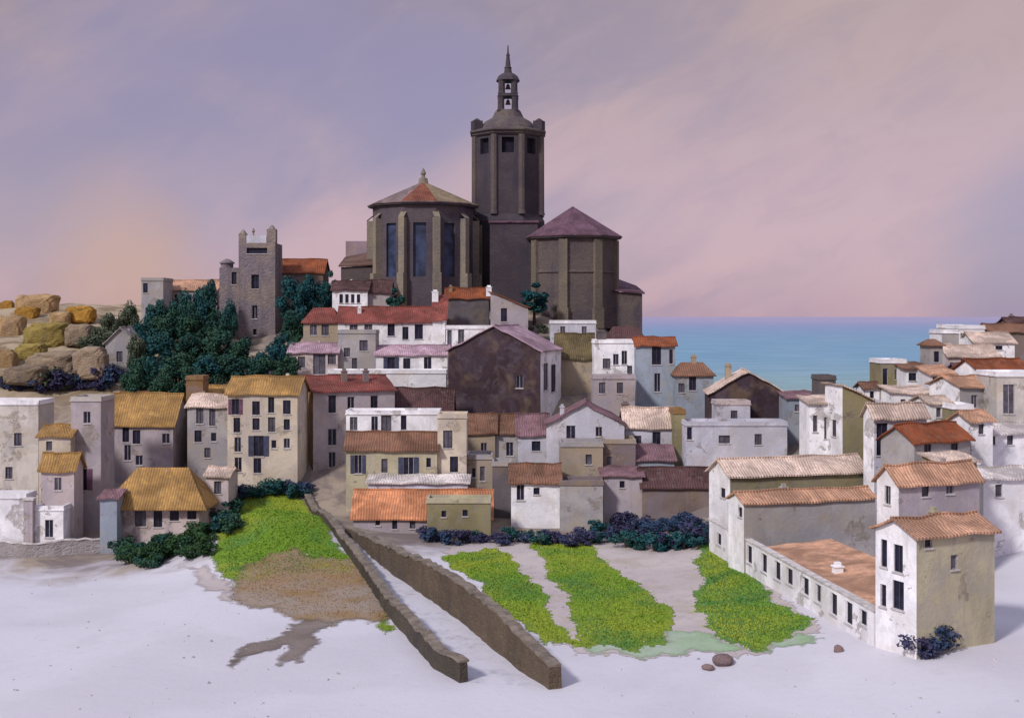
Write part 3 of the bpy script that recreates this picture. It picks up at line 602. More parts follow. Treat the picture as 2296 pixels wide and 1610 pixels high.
# arcade wall: long white wall with a row of dark slits
Wd = (a1-a0).length; ztop = 40-660*88/F; zlow = 16.2
root = empty('arcade_wall', (a0.x, a0.y, zlow), 'long white wall with a row of plum slit windows beside the green field', 'wall', rz=math.atan2(ad.y, ad.x))
hs = []
for u, v, pw, ph in ((1592,1192,8,34),(1612,1222,13,44),(1645,1236,12,46),(1680,1246,14,44),(1713,1262,14,36),(1743,1278,13,36),(1770,1290,13,34),(1806,1311,13,38),(1834,1327,13,40),(1869,1352,14,50),(1903,1368,15,54),(1935,1380,15,36)):
    O = a0; s0 = cross_s(O, ad, u-pw*.42); s1 = cross_s(O, ad, u+pw*.42)
    if s0 > s1: s0, s1 = s1, s0
    sm = (s0+s1)/2; P = O+ad*sm; ph *= 1.2; za = max(ZC-(v+ph/2-V0)/F*P.y-zlow, .7); zc = min(ZC-(v-ph/2-V0)/F*P.y-zlow, ztop-zlow-.35)
    wd_ = min(max((s1-s0)*1.3, .8), 1.5); s0, s1 = sm-wd_/2, sm+wd_/2
    if s0 > .1 and s1 < Wd-.1 and zc-za > .4 and all(s0 > h[1]+.15 or s1 < h[0]-.15 for h in hs): hs.append((s0, s1, za, zc))
bm = bmesh.new(); h_ = ztop-zlow
wall(bm, (0,0), (Wd,0), -.5, h_, hs, .3); wall(bm, (Wd,0), (Wd,.5), -.5, h_, []); wall(bm, (Wd,.5), (0,.5), -.5, h_, []); wall(bm, (0,.5), (0,0), -.5, h_, [])
fin('wall', bm, WM('W'), root, 'keep')
bm = bmesh.new(); box(bm, -.1, Wd+.1, -.1, .6, h_, h_+.14); fin('coping', bm, CAP, root)
for h in hs: make_window(root, (0,0), (Wd,0), h, '', .3)
# ------------------------------------------------------------------ monastery tower
MG = stone('monastery', (.17,.14,.17), (.25,.20,.17), 1.1)
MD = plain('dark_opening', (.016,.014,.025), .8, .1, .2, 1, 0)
Dm = 211.0; k_ = Dm/F; zt = lambda v: 40-(v-710)*k_
b0 = Vector(((576-U0)*k_, Dm, tz((576-U0)*k_, Dm)-1))
root = empty('monastery_tower', b0, 'grey stone monastery tower with two horned merlons rising above dark trees', 'tower')
hw = 41*k_; e = zt(585)-b0.z
bm = bmesh.new()
hl = []
for u, v, pw, ph in ((572,632,17,32),(571,700,12,30),(571,745,8,14)):
    s = (u-535)*k_; hl.append((s-pw*k_/2, s+pw*k_/2, zt(v+ph/2)-b0.z, zt(v-ph/2)-b0.z))
hl.append(((553-535)*k_, (599-535)*k_, zt(569)-b0.z, zt(556)-b0.z))
zt_ = zt(545)-b0.z
wall(bm, (-hw,0), (hw,0), 0, zt_, hl, .4); wall(bm, (hw,0), (hw,6.5), 0, zt_, []); wall(bm, (hw,6.5), (-hw,6.5), 0, zt_, []); wall(bm, (-hw,6.5), (-hw,0), 0, zt_, [])
fin('wall', bm, MG, root, 'keep')
for h in hl: make_window(root, (-hw,0), (hw,0), h, '', .4)
bm = bmesh.new(); box(bm, -hw+.05, hw-.05, .05, 6.4, zt_-.15, zt_+.02); fin('roof', bm, WM('V'), root)
for u0, u1, vt in ((535,551,524),(598,618,514)):
    bm = bmesh.new(); x0, x1 = (u0-576)*k_, (u1-576)*k_
    box(bm, x0, x1, .01, 1.5, zt_+.003, zt(vt)-b0.z); lathe(bm, [(.7,zt(vt)-b0.z),(.35,zt(vt)-b0.z+.5),(.02,zt(vt)-b0.z+.8)], 6, 0, ((x0+x1)/2, .75))
    fin('merlon', bm, MG, root)
bm = bmesh.new(); box(bm, (552-576)*k_, (597-576)*k_, .1, .7, zt_+.02, zt(528)-b0.z); fin('parapet', bm, WM('L'), root)
bm = bmesh.new(); lathe(bm, [(.22,zt(530)-b0.z),(.12,zt(522)-b0.z),(.3,zt(519)-b0.z),(.05,zt(511)-b0.z)], 8, 0, ((567-576)*k_, .4)); fin('finial', bm, MG, root)
# left shoulder with a small domed turret
hs2 = []
for u, v, pw, ph in ((523,624,11,28),):
    s = (u-490)*k_; hs2.append((s-pw*k_/2, s+pw*k_/2, zt(v+ph/2)-b0.z, zt(v-ph/2)-b0.z))
bm = bmesh.new(); x0, x1 = (490-576)*k_, -hw-.01; p0, p1 = (x0,.6), (x1,.6); zs_ = zt(600)-b0.z
wall(bm, p0, p1, 0, zs_, hs2, .3); wall(bm, p1, (x1,6), 0, zs_, []); wall(bm, (x1,6), (x0,6), 0, zs_, []); wall(bm, (x0,6), p0, 0, zs_, [])
bm.faces.new([bm.verts.new(q) for q in ((x0,.6,zs_),(x1,.6,zs_),(x1,6,zs_),(x0,6,zs_))])
wg = fin('wing', bm, MG, root, 'keep')
for h in hs2: make_window(root, p0, p1, h, '', .3)
bm = bmesh.new(); lathe(bm, [(1.1,zs_-.02),(1.1,zt(591)-b0.z),(1.35,zt(590)-b0.z),(1.35,zt(588)-b0.z),(1.0,zt(585)-b0.z),(.5,zt(581)-b0.z),(.05,zt(579)-b0.z)], 12, 0, ((503-576)*k_, 2.0)); fin('turret', bm, MG, root)
# ------------------------------------------------------------------ church
CS = stone('church', (.070,.056,.076), (.112,.090,.098), 1.9)
CT = stone('church_tower', (.052,.041,.052), (.076,.060,.070), 1.9)
CP = stone('church_pale', (.19,.165,.15), (.26,.215,.155), 1.9)
CW = stone('church_west', (.080,.062,.072), (.125,.10,.09), 1.9)
ch = empty('church', (0, 220, 38), 'great dark stone church with octagonal bell tower crowning the hill', 'church')
cz = lambda v, D: 40-(v-710)*D/F-38
def cx(u, D): return (u-U0)*D/F
def part(name, bm, mat, par=ch, smooth=False): return fin(name, bm, mat, par, smooth)
# bell tower
D = 227.0; tx, ty = cx(1139, D), D-220; k = D/F
bm = bmesh.new(); r8 = 1/math.cos(math.pi/8)
R_ = lambda px: px*k/2*r8
rot = math.pi/8
prof = [(R_(160), 0), (R_(160), cz(500,D)), (R_(156), cz(490,D)), (R_(146), cz(470,D)), (R_(142), cz(330,D)), (R_(148), cz(312,D))]
tw = None
bm = bmesh.new()
# sides as walls with belfry openings
zb_, zm, zt2 = 0, cz(480,D), cz(312,D)
def octo(r, i): a = rot+i*math.pi/4; return (tx+r*math.cos(a), ty+r*math.sin(a))
lathe(bm, [(R_(162),0),(R_(162),cz(500,D)),(R_(146),cz(484,D))], 8, rot, (tx,ty), True, False)
rr = R_(146); oph = []
for i in range(8):
    p0, p1 = octo(rr, i), octo(rr, i+1); w_ = math.dist(p0, p1)
    wall(bm, p0, p1, zm-.3, zt2, [(w_*.28, w_*.72, cz(352,D), cz(318,D))], .9)
    oph.append((p0, p1, (w_*.28, w_*.72, cz(352,D), cz(318,D))))
tw = part('bell_tower', bm, CT, ch, 'keep')
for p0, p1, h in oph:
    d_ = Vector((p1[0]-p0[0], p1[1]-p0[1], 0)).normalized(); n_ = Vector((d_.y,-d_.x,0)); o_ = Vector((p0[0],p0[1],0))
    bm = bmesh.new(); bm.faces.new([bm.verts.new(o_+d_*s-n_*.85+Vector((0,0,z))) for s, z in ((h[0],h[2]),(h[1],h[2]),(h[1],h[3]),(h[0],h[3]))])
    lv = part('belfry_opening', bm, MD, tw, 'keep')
for i in range(8):
    p = octo(rr, i); bm = bmesh.new(); lathe(bm, [(.75,zm-.5),(.62,zm+.3),(.6,zt2)], 8, 0, p); part('pilaster', bm, CW, tw)
bm = bmesh.new(); lathe(bm, [(R_(150),zt2),(R_(158),zt2+.25),(R_(158),zt2+.45),(R_(168),zt2+.75),(R_(168),zt2+1.0),(R_(152),zt2+1.3)], 8, rot, (tx,ty)); part('cornice', bm, CW, tw)
z1 = zt2+1.3
for i in (0, 3, 4, 7):
    p = octo(R_(138), i); bm = bmesh.new(); box(bm, -.85, .85, -.85, .85, z1-.1, z1+1.6, Matrix.Translation((p[0],p[1],0)) @ Matrix.Rotation(rot+i*math.pi/4, 4, 'Z'))
    lathe(bm, [(.8,z1+1.6),(.45,z1+1.9),(.1,z1+2.1)], 8, 0, p); part('merlon', bm, CT, tw)
bm = bmesh.new(); zl = cz(250,D)
lathe(bm, [(R_(128),z1-.05),(R_(120),z1+.7),(R_(98),z1+1.7),(R_(66),z1+2.5),(R_(52),zl)], 16, rot, (tx,ty)); part('dome', bm, CW, tw)
# lantern : four piers, two open tiers
zl2, zl3 = cz(216,D), cz(172,D); hw = 22*k; pw = 13*k
for lo, hi, sc_ in ((zl, zl2-.25, 1.0), (zl2+.25, cz(183,D), .93)):
    for sx in (-1,1):
        for sy in (-1,1):
            bm = bmesh.new(); x = sx*(hw*sc_-pw/2); y = sy*(hw*sc_-pw/2)
            lathe(bm, [(pw*.74,lo),(pw*.62,lo+.25),(pw*.6,hi-.2),(pw*.72,hi)], 8, rot, (tx+x, ty+y)); part('lantern_pier', bm, CT, tw)
bm = bmesh.new(); box(bm, tx-hw, tx+hw, ty-hw, ty+hw, zl2-.25, zl2+.25); box(bm, tx-hw-.15, tx+hw+.15, ty-hw-.15, ty+hw+.15, zl-.25, zl); part('lantern_floor', bm, CT, tw)
bm = bmesh.new(); zq = cz(183,D); lathe(bm, [(hw*1.28,zq),(hw*1.2,zq+.3),(hw*1.05,zq+.8),(hw*.7,zq+1.3),(hw*.3,zq+1.6)], 8, rot, (tx,ty)); part('lantern_dome', bm, CT, tw)
for zc_ in ((zl+zl2)/2+.3, (zl2+zq)/2+.4):
    bm = bmesh.new(); lathe(bm, [(.55,zc_-.5),(.48,zc_-.4),(.34,zc_),(.3,zc_+.3),(.08,zc_+.4),(.08,zc_+1.0)], 12, 0, (tx,ty)); part('bell', bm, plain('bronze', (.10,.08,.06), .5, .4, .2, 2), tw, True)
bm = bmesh.new(); zs = zq+1.5; lathe(bm, [(.75,zs),(.62,zs+.8),(.72,zs+1.0),(.5,zs+1.2),(.42,cz(140,D)),(.30,cz(128,D)),(.36,cz(125,D)),(.14,cz(118,D)),(.10,cz(103,D))], 10, 0, (tx,ty))
part('spire', bm, CT, tw)
# apses
def apse(u, D, wpx, ve, va, n, rot, wm, rms, but, win, bw=1.2, base=0):
    k = D/F; x, y = cx(u, D), D-220; r = wpx*k/2*1.02; e = cz(ve,D)
    P = lambda i, rad=r: (x+rad*math.cos(rot+i*2*math.pi/n), y+rad*math.sin(rot+i*2*math.pi/n))
    bm = bmesh.new(); hl = []
    for i in range(n):
        p0, p1 = P(i), P(i+1); w_ = math.dist(p0, p1); H_ = []
        if win: H_ = [(w_*.3, w_*.7, e*.42, e*.86)]
        wall(bm, p0, p1, base, e, H_, .55); hl += [(p0, p1, h) for h in H_]
    ap = part('apse', bm, wm, ch, 'keep')
    for p0, p1, h in hl:
        d_ = Vector((p1[0]-p0[0], p1[1]-p0[1], 0)).normalized(); n_ = Vector((d_.y,-d_.x,0)); o_ = Vector((p0[0],p0[1],0))
        bm = bmesh.new(); bm.faces.new([bm.verts.new(o_+d_*s-n_*.5+Vector((0,0,z))) for s, z in ((h[0],h[2]),(h[1],h[2]),(h[1],h[3]),(h[0],h[3]))])
        part('lancet_window', bm, plain('church_glass', (.03,.04,.085), .5, .3, .5, .5, 0), ap, 'keep')
    if but:
        for i in range(n):
            bm = bmesh.new(); M = Matrix.Translation((*P(i), 0)) @ Matrix.Rotation(rot+i*2*math.pi/n, 4, 'Z')
            box(bm, -.6, 1.5, -bw/2, bw/2, base, e*.45, M); box(bm, -.6, 1.0, -bw/2+.06, bw/2-.06, e*.45, e*.90, M)
            slab(bm, [tuple(M @ Vector(q)) for q in ((1.0,-bw/2+.06,e*.90),(1.0,bw/2-.06,e*.90),(-.3,bw/2-.06,e*.95),(-.3,-bw/2+.06,e*.95))], .12)
            part('buttress', bm, CP, ap)
    bm = bmesh.new(); lathe(bm, [(r-.1,e),(r+.75,e+.2),(r+.85,e+.45),(r-.2,e+.46)], n, rot, (x,y)); part('cornice', bm, wm, ap)
    z0_, z1_ = e+.47, cz(va,D); top = (x, y, z1_)
    for mi, mt in enumerate(rms):
        bm = bmesh.new(); any_ = False
        for i in range(n):
            if i % len(rms) != mi and len(rms) == 2 and False: continue
        bm.free()
    mats = [m_ for m_ in rms]
    bm = bmesh.new(); ro = r+1.0
    vs = [bm.verts.new((*P(i, ro), z0_)) for i in range(n)]; us = [bm.verts.new((*P(i, ro), z0_+.18)) for i in range(n)]; a_ = bm.verts.new(top)
    bm.faces.new(vs[::-1])
    for i in range(n):
        bm.faces.new((vs[i], vs[(i+1)%n], us[(i+1)%n], us[i])); f = bm.faces.new((us[i], us[(i+1)%n], a_))
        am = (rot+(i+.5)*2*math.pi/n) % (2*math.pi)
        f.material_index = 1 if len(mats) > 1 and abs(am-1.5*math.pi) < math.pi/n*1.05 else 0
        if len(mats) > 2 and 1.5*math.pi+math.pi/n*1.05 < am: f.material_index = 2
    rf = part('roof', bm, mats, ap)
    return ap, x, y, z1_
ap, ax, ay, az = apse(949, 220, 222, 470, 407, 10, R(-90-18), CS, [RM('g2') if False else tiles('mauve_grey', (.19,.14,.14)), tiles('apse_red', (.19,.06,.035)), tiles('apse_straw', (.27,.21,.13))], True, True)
bm = bmesh.new(); lathe(bm, [(.9,az-.5),(.75,az+.5),(.35,az+.7),(.3,az+1.0),(.5,az+1.4),(.3,az+1.9),(.05,az+2.4)], 10, 0, (ax,ay)); part('finial', bm, CP, ap)
ap2, *_r = apse(1284, 217, 196, 541, 463, 8, R(-90-22.5+8), CW, [tiles('plum', (.125,.065,.10))], False, False)
k2 = 217/F; ex, ey, er, ee = _r[0], _r[1], 196*k2/2*1.02, cz(541,217)
for i in range(8):
    a_ = R(-90-22.5+8)+i*math.pi/4; M = Matrix.Translation((ex+er*math.cos(a_), ey+er*math.sin(a_), 0)) @ Matrix.Rotation(a_, 4, 'Z')
    bm = bmesh.new(); box(bm, -.5, .28, -.75, .75, 0, ee-.05, M); box(bm, -.5, .5, -.95, .95, 0, 3.5, M); part('buttress', bm, stone('church_ochre', (.125,.105,.09), (.17,.14,.105), 1.9), ap2)
bm = bmesh.new(); lathe(bm, [(er+.02,ee*.62),(er+.22,ee*.62+.1),(er+.22,ee*.62+.3),(er+.02,ee*.62+.42)], 8, R(-90-22.5+8), (ex,ey), False, False); part('string_course', bm, CW, ap2)
# nave and annexes
bm = bmesh.new(); x0, x1 = cx(1010,224), cx(1200,224); box(bm, x0, x1, 4.0, 30, 0, cz(492,224)); part('nave', bm, CS)
bm = bmesh.new(); box(bm, x0-.3, x1+.3, 3.7, 30.3, cz(492,224), cz(488,224)); part('nave_parapet', bm, CT)
for u in (1040, 1078):
    bm = bmesh.new(); xx = cx(u,222); box(bm, xx-.7, xx+.7, 2.2, 4.1, 0, cz(505,222)); part('buttress', bm, CP)
bm = bmesh.new(); xx = cx(1150,216); box(bm, cx(1098,216), cx(1206,216), -3.0, 4.2, 0, cz(500,216)); part('chapel', bm, CT)
bm = bmesh.new(); slab(bm, [(cx(1095,216),-3.3,cz(499,216)),(cx(1209,216),-3.3,cz(499,216)),(cx(1209,216),4.2,cz(488,216)),(cx(1095,216),4.2,cz(488,216))], .2); part('chapel_roof', bm, tiles('plum', (.125,.065,.10)))
# right sacristy
bm = bmesh.new(); x0, x1 = cx(1372,214), cx(1440,214); box(bm, x0, x1, -6, 8, -4, cz(655,214)); part('sacristy', bm, CW)
bm = bmesh.new(); slab(bm, [(x0-.3,-6.5,cz(652,214)),(x1+.4,-6.5,cz(660,214)),(x1+.4,8,cz(640,214)),(x0-.3,8,cz(612,214))], .3); part('sacristy_roof', bm, tiles('plum', (.125,.065,.10)))
# left annexe
bm = bmesh.new(); x0, x1 = cx(768,219), cx(845,219); box(bm, x0, x1, -3, 5, -2, cz(600,219)); part('annexe', bm, CW)
bm = bmesh.new(); slab(bm, [(x0-.4,-3.4,cz(600,219)),(x1,-3.4,cz(596,219)),(x1,5,cz(560,219)),(x0-.4,5,cz(576,219))], .25); part('annexe_roof', bm, tiles('annexe_brown', (.13,.075,.06)))
bm = bmesh.new(); box(bm, cx(775,226), cx(834,226), 6, 12, -2, cz(541,226)); part('annexe_upper', bm, plaster('mauve_pale', (.30,.22,.25)))
# ------------------------------------------------------------------ foliage
LEAF = leafmat('leaf_dark', (.012,.050,.042), (.026,.072,.045), (.065,.115,.070))
LEAFO = leafmat('leaf_olive', (.055,.075,.050), (.085,.105,.065), (.11,.12,.075))
LEAFT = leafmat('leaf_teal', (.012,.065,.078), (.018,.070,.060), (.05,.10,.085))
LEAFB = leafmat('leaf_blue', (.040,.036,.085), (.030,.060,.115), (.075,.060,.095))  # blue-violet shade put into the leaf colour for hedge and left slope
LEAFY = leafmat('leaf_ochre', (.19,.105,.025), (.24,.14,.035), (.15,.10,.03))
LEAFG = leafmat('leaf_green', (.018,.05,.02), (.03,.075,.025), (.05,.10,.03))
BARK = plain('bark', (.07,.05,.04), .9, .1, .3, 4)
def crown_mesh(name, rx, rz, zc, n, leaf, seed, blobs=13):
    rng = random.Random(seed); V, Fc = [], []
    cl = []
    for i in range(blobs):
        th = rng.uniform(0, 6.283); ph = math.asin(rng.uniform(-.8, 1)); q = rng.uniform(.45, .85)
        cl.append((rx*q*math.cos(th)*math.cos(ph), rx*q*math.sin(th)*math.cos(ph), zc+rz*q*math.sin(ph), rng.uniform(.28,.5)))
    for i in range(n):
        cx_, cy_, cz_, cr = cl[i % blobs]
        v = Vector((rng.gauss(0,1), rng.gauss(0,1), rng.gauss(0,1))).normalized()*(rng.random()**.4)
        p = Vector((cx_+v.x*cr*rx, cy_+v.y*cr*rx, cz_+v.z*cr*min(rx,rz)))
        nn_ = (v+Vector((rng.gauss(0,.5), rng.gauss(0,.5), rng.gauss(.2,.5)))).normalized()
        a = nn_.orthogonal().normalized(); a.rotate(Matrix.Rotation(rng.uniform(0,6.28),3,nn_)); b_ = nn_.cross(a); s = leaf*rng.uniform(.6,1.3)
        k = len(V); V += [tuple(p-a*s), tuple(p-b_*s*.55), tuple(p+a*s), tuple(p+b_*s*.55+nn_*s*.15)]; Fc.append((k,k+1,k+2,k+3))
    me = bpy.data.meshes.new(name); me.from_pydata(V, [], Fc); return me
def trunk_mesh(name, h, r, seed):
    rng = random.Random(seed); bm = bmesh.new()
    lathe(bm, [(r*1.3,-.5),(r,.4),(r*.75,h*.5),(r*.35,h)], 8)
    for i in range(5):
        a = rng.uniform(0,6.28); z = h*rng.uniform(.4,.8); l = h*.35
        M = Matrix.Translation((0,0,z)) @ Matrix.Rotation(a,4,'Z') @ Matrix.Rotation(R(50),4,'Y')
        n0 = len(bm.verts); lathe(bm, [(r*.4,0),(r*.12,l)], 6); bm.verts.ensure_lookup_table()
        for v in bm.verts[n0:]: v.co = M @ v.co
    bm.normal_update(); me = bpy.data.meshes.new(name); bm.to_mesh(me); bm.free(); me.materials.append(BARK); return me
TREES = [(crown_mesh('crown', 3.4, 4.3, 6.0, 4600, .30, 3+i, 20), trunk_mesh('trunk', 7, .3, i)) for i in range(4)]
CYP = (crown_mesh('crown', 1.7, 3.8, 4.4, 2400, .24, 20, 16), trunk_mesh('trunk', 5, .2, 9))
BUSH = [(crown_mesh('crown', 1.5, 1.1, .9, 900, .17, 30+i, 10), trunk_mesh('trunk', 1.0, .09, 31+i)) for i in range(3)]
def with_mat(me, mat, cache={}):
    k = (me.name, mat.name)
    if k not in cache:
        c = me.copy(); c.materials.clear(); c.materials.append(mat); cache[k] = c
    return cache[k]
def plant(name, src, mat, loc, scale, label, cat, group=None):
    r = empty(name, loc, label, cat, group, random.uniform(0,6.28)); r.scale = scale
    a = bpy.data.objects.new('crown', with_mat(src[0], mat)); COL.objects.link(a); a.parent = r
    b_ = bpy.data.objects.new('trunk', src[1]); COL.objects.link(b_); b_.parent = r
    return r
def tree(u, vtop, D, wpx, mat, label, group, src=None):
    x = (u-U0)*D/F; z = tz(x, D); h = max(ZC-(vtop-V0)*D/F-z, 3)
    src = src or random.choice(TREES); w0, h0 = (3.9, 10.6) if src is not CYP else (2.1, 8.3)
    sx = wpx*1.12*D/F/2/w0; plant('tree', src, mat, (x, D, z), (sx, sx, h/h0), label, 'tree', group)
gw = 'trees of the dark wood below the monastery'
lb = 'dark green leafy tree in the dense wood below the monastery'
for u, vt, D, wp in ((462,622,206,60),(405,645,205,70),(355,668,204,60),(515,668,205,50),(655,618,207,76),(700,612,209,64),(430,672,198,80),(375,690,198,80),(328,715,196,70),(655,690,198,60),(490,690,200,70),
        (360,742,190,80),(425,745,190,84),(487,735,190,84),(540,752,189,70),(640,745,190,70),(600,772,188,70),(395,785,183,90),(455,790,182,90),(520,790,182,84),(582,795,182,80),(318,790,180,70),(300,815,176,60),(372,815,175,70),(425,815,176,64),(640,790,183,64),(345,800,178,60)):
    tree(u, vt, D, wp, LEAFT if (vt < 660 or random.random() < .3) else LEAF, lb, gw)
go = 'grey green trees on the left slope'
for u, vt, D, wp in ((290,672,204,60),(250,700,200,60),(232,730,196,70),(205,745,194,64),(305,745,188,46)):
    tree(u, vt, D, wp, LEAFO, 'grey green olive tree at the left margin of the wood', go)
tree(886, 640, 204.5, 44, LEAFT, 'small dark green tree under the big apse', None, CYP)
tree(1198, 628, 206.5, 70, LEAFT, 'tall ragged green tree between chapel and plum roofed apse', None, CYP)
tree(742, 600, 213, 40, LEAFT, 'small teal tree beside the brown monastery wing', None, CYP)
def bush(u, v, r, mat, label, group, D=None, cat='bush'):
    p = G(u, v) if D is None else Vector(((u-U0)*D/F, D, tz((u-U0)*D/F, D)))
    s = r/1.5*random.uniform(.9,1.15); plant('bush', random.choice(BUSH), mat, p, (s*1.15, s*1.15, s), label, cat, group)
gh = 'bushes of the dark hedge below the village'  # hedge whose blue-violet leaves also stand in for shadow strokes
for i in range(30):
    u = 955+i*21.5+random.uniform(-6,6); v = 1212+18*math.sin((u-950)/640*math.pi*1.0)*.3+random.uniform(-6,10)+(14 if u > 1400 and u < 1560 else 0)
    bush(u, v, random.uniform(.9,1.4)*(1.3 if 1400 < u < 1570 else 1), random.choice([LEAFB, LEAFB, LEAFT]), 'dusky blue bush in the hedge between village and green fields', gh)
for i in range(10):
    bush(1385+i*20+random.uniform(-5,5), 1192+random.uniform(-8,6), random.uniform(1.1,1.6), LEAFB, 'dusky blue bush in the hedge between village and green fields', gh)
for i in range(11):
    bush(515+i*17+random.uniform(-5,5), 1108+random.uniform(-4,8)+abs(i-5)*1.5, random.uniform(.9,1.4), random.choice([LEAFT, LEAFB]), 'dark teal bush along the top of the grassy mound', 'bushes along the mound top')
for i in range(9):
    bush(462+random.uniform(0,62), 1128+i*9, random.uniform(.9,1.5), random.choice([LEAFT, LEAF]), 'dark bush on the left flank of the mound', 'bushes on the mound flank')
for i in range(26):
    f = i/25; bush(280+f*190+random.uniform(-8,8), 1245+random.uniform(-32,36)*(1-.2*f)-f*14, random.uniform(.9,1.5), random.choice([LEAFG, LEAF, LEAFG]), 'dark green bush on the bank below the ochre hipped roof', 'bushes on the left bank')
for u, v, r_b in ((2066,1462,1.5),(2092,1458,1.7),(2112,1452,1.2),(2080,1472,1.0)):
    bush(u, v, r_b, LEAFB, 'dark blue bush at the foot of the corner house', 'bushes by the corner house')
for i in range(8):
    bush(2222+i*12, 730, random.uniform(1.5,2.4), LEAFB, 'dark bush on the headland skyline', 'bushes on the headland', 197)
for u, v, D in ((232,1010,160),(395,1000,163),(410,960,166),(690,1020,164),(1340,1120,141),(1590,1200,132),(1560,1195,134)):
    bush(u, v, 1.2, LEAFT, 'dark teal bush growing between village houses', 'bushes between houses', D)
def outcrop(u, v, wpx, hpx, D, c, label):
    k = D/F; x = (u-U0)*k; rx, rz = wpx*k/2, hpx*k/2; zc = ZC-(v-V0)*k
    bm = bmesh.new(); bmesh.ops.create_icosphere(bm, subdivisions=5, radius=1); rng = random.Random(u+v); ph = [rng.uniform(0,6.28) for _ in range(9)]
    for q in bm.verts:
        c_ = q.co.copy(); f = [math.copysign(abs(a)**.5, a) for a in c_]
        kk = 1+.10*math.sin(c_.x*3+ph[0])*math.cos(c_.z*3.3+ph[1])+.06*math.sin(c_.x*7+ph[2])*math.sin(c_.z*6+ph[3]+c_.y*4)+.03*math.sin(c_.x*17+ph[4])*math.sin(c_.z*15+ph[5])
        q.co = Vector((f[0]*rx*kk, f[1]*rx*.7*kk, f[2]*rz*kk))
    o = fin('rock_outcrop', bm, stone('rock_%d' % int(u), sc(c,.8), sc(c,1.2), 1.1), None, True); o.location = (x, D, zc); tag(o, label, 'rock')
T_, OC, OL, GB = (.36,.235,.12), (.34,.18,.035), (.22,.165,.05), (.22,.165,.115)
outcrop(16,690,28,30,240,OC,'small round ochre rock at the left end of the skyline')
outcrop(86,688,90,58,238,T_,'large block shaped tan rock topping the left hill')
outcrop(183,706,58,38,226,OC,'low lumpy ochre rock on the skyline left of the wood')
outcrop(26,748,62,84,214,T_,'tall tan rock standing at the left edge of the hill')
outcrop(110,752,100,58,208,OL,'broad olive brown rock below the block shaped tan rock')
outcrop(14,812,46,58,196,sc(T_,.8),'brown rock at the left edge below the tall tan rock')
outcrop(128,818,120,60,190,GB,'wide grey brown rock above the pale left houses')
outcrop(205,815,70,70,186,sc(GB,1.15),'grey rock beside the wide grey brown rock')
outcrop(62,705,50,34,232,sc(OC,.8),'ochre brown rock squeezed below the block shaped tan rock')
outcrop(136,716,46,34,224,T_,'small tan rock between the block shaped rock and the lumpy ochre rock')
outcrop(70,792,66,44,200,OL,'olive rock between the tall tan rock and the wide grey brown rock')
outcrop(178,752,60,50,206,GB,'grey brown rock right of the broad olive brown rock')
outcrop(60,842,90,44,184,sc(GB,.8),'dark brown rock low on the slope above the pale left houses')
for i in range(17):  # bushes added to stand in for the blue shadow band on this slope
    bush(4+i*15, 868+(i%3)*5, random.uniform(1.0,1.9)*(1.5 if i in (7,8,15,16) else 1), random.choice([LEAFB, LEAFB, LEAFO]), 'blue bush added as shadow on the slope above the pale left houses', 'added shadow bushes above the left houses')
for u, v, D in ((1222,742,199),(1235,752,196),(1248,760,194),(1262,765,192),(1290,768,190),(1310,765,191),(1330,760,190),(1215,735,203),(1180,735,203)):
    bush(u, v, 1.1, random.choice([LEAFY, LEAFO]), 'ochre scrub bush on the slope under the plum roofed apse', 'scrub under the apse', D)
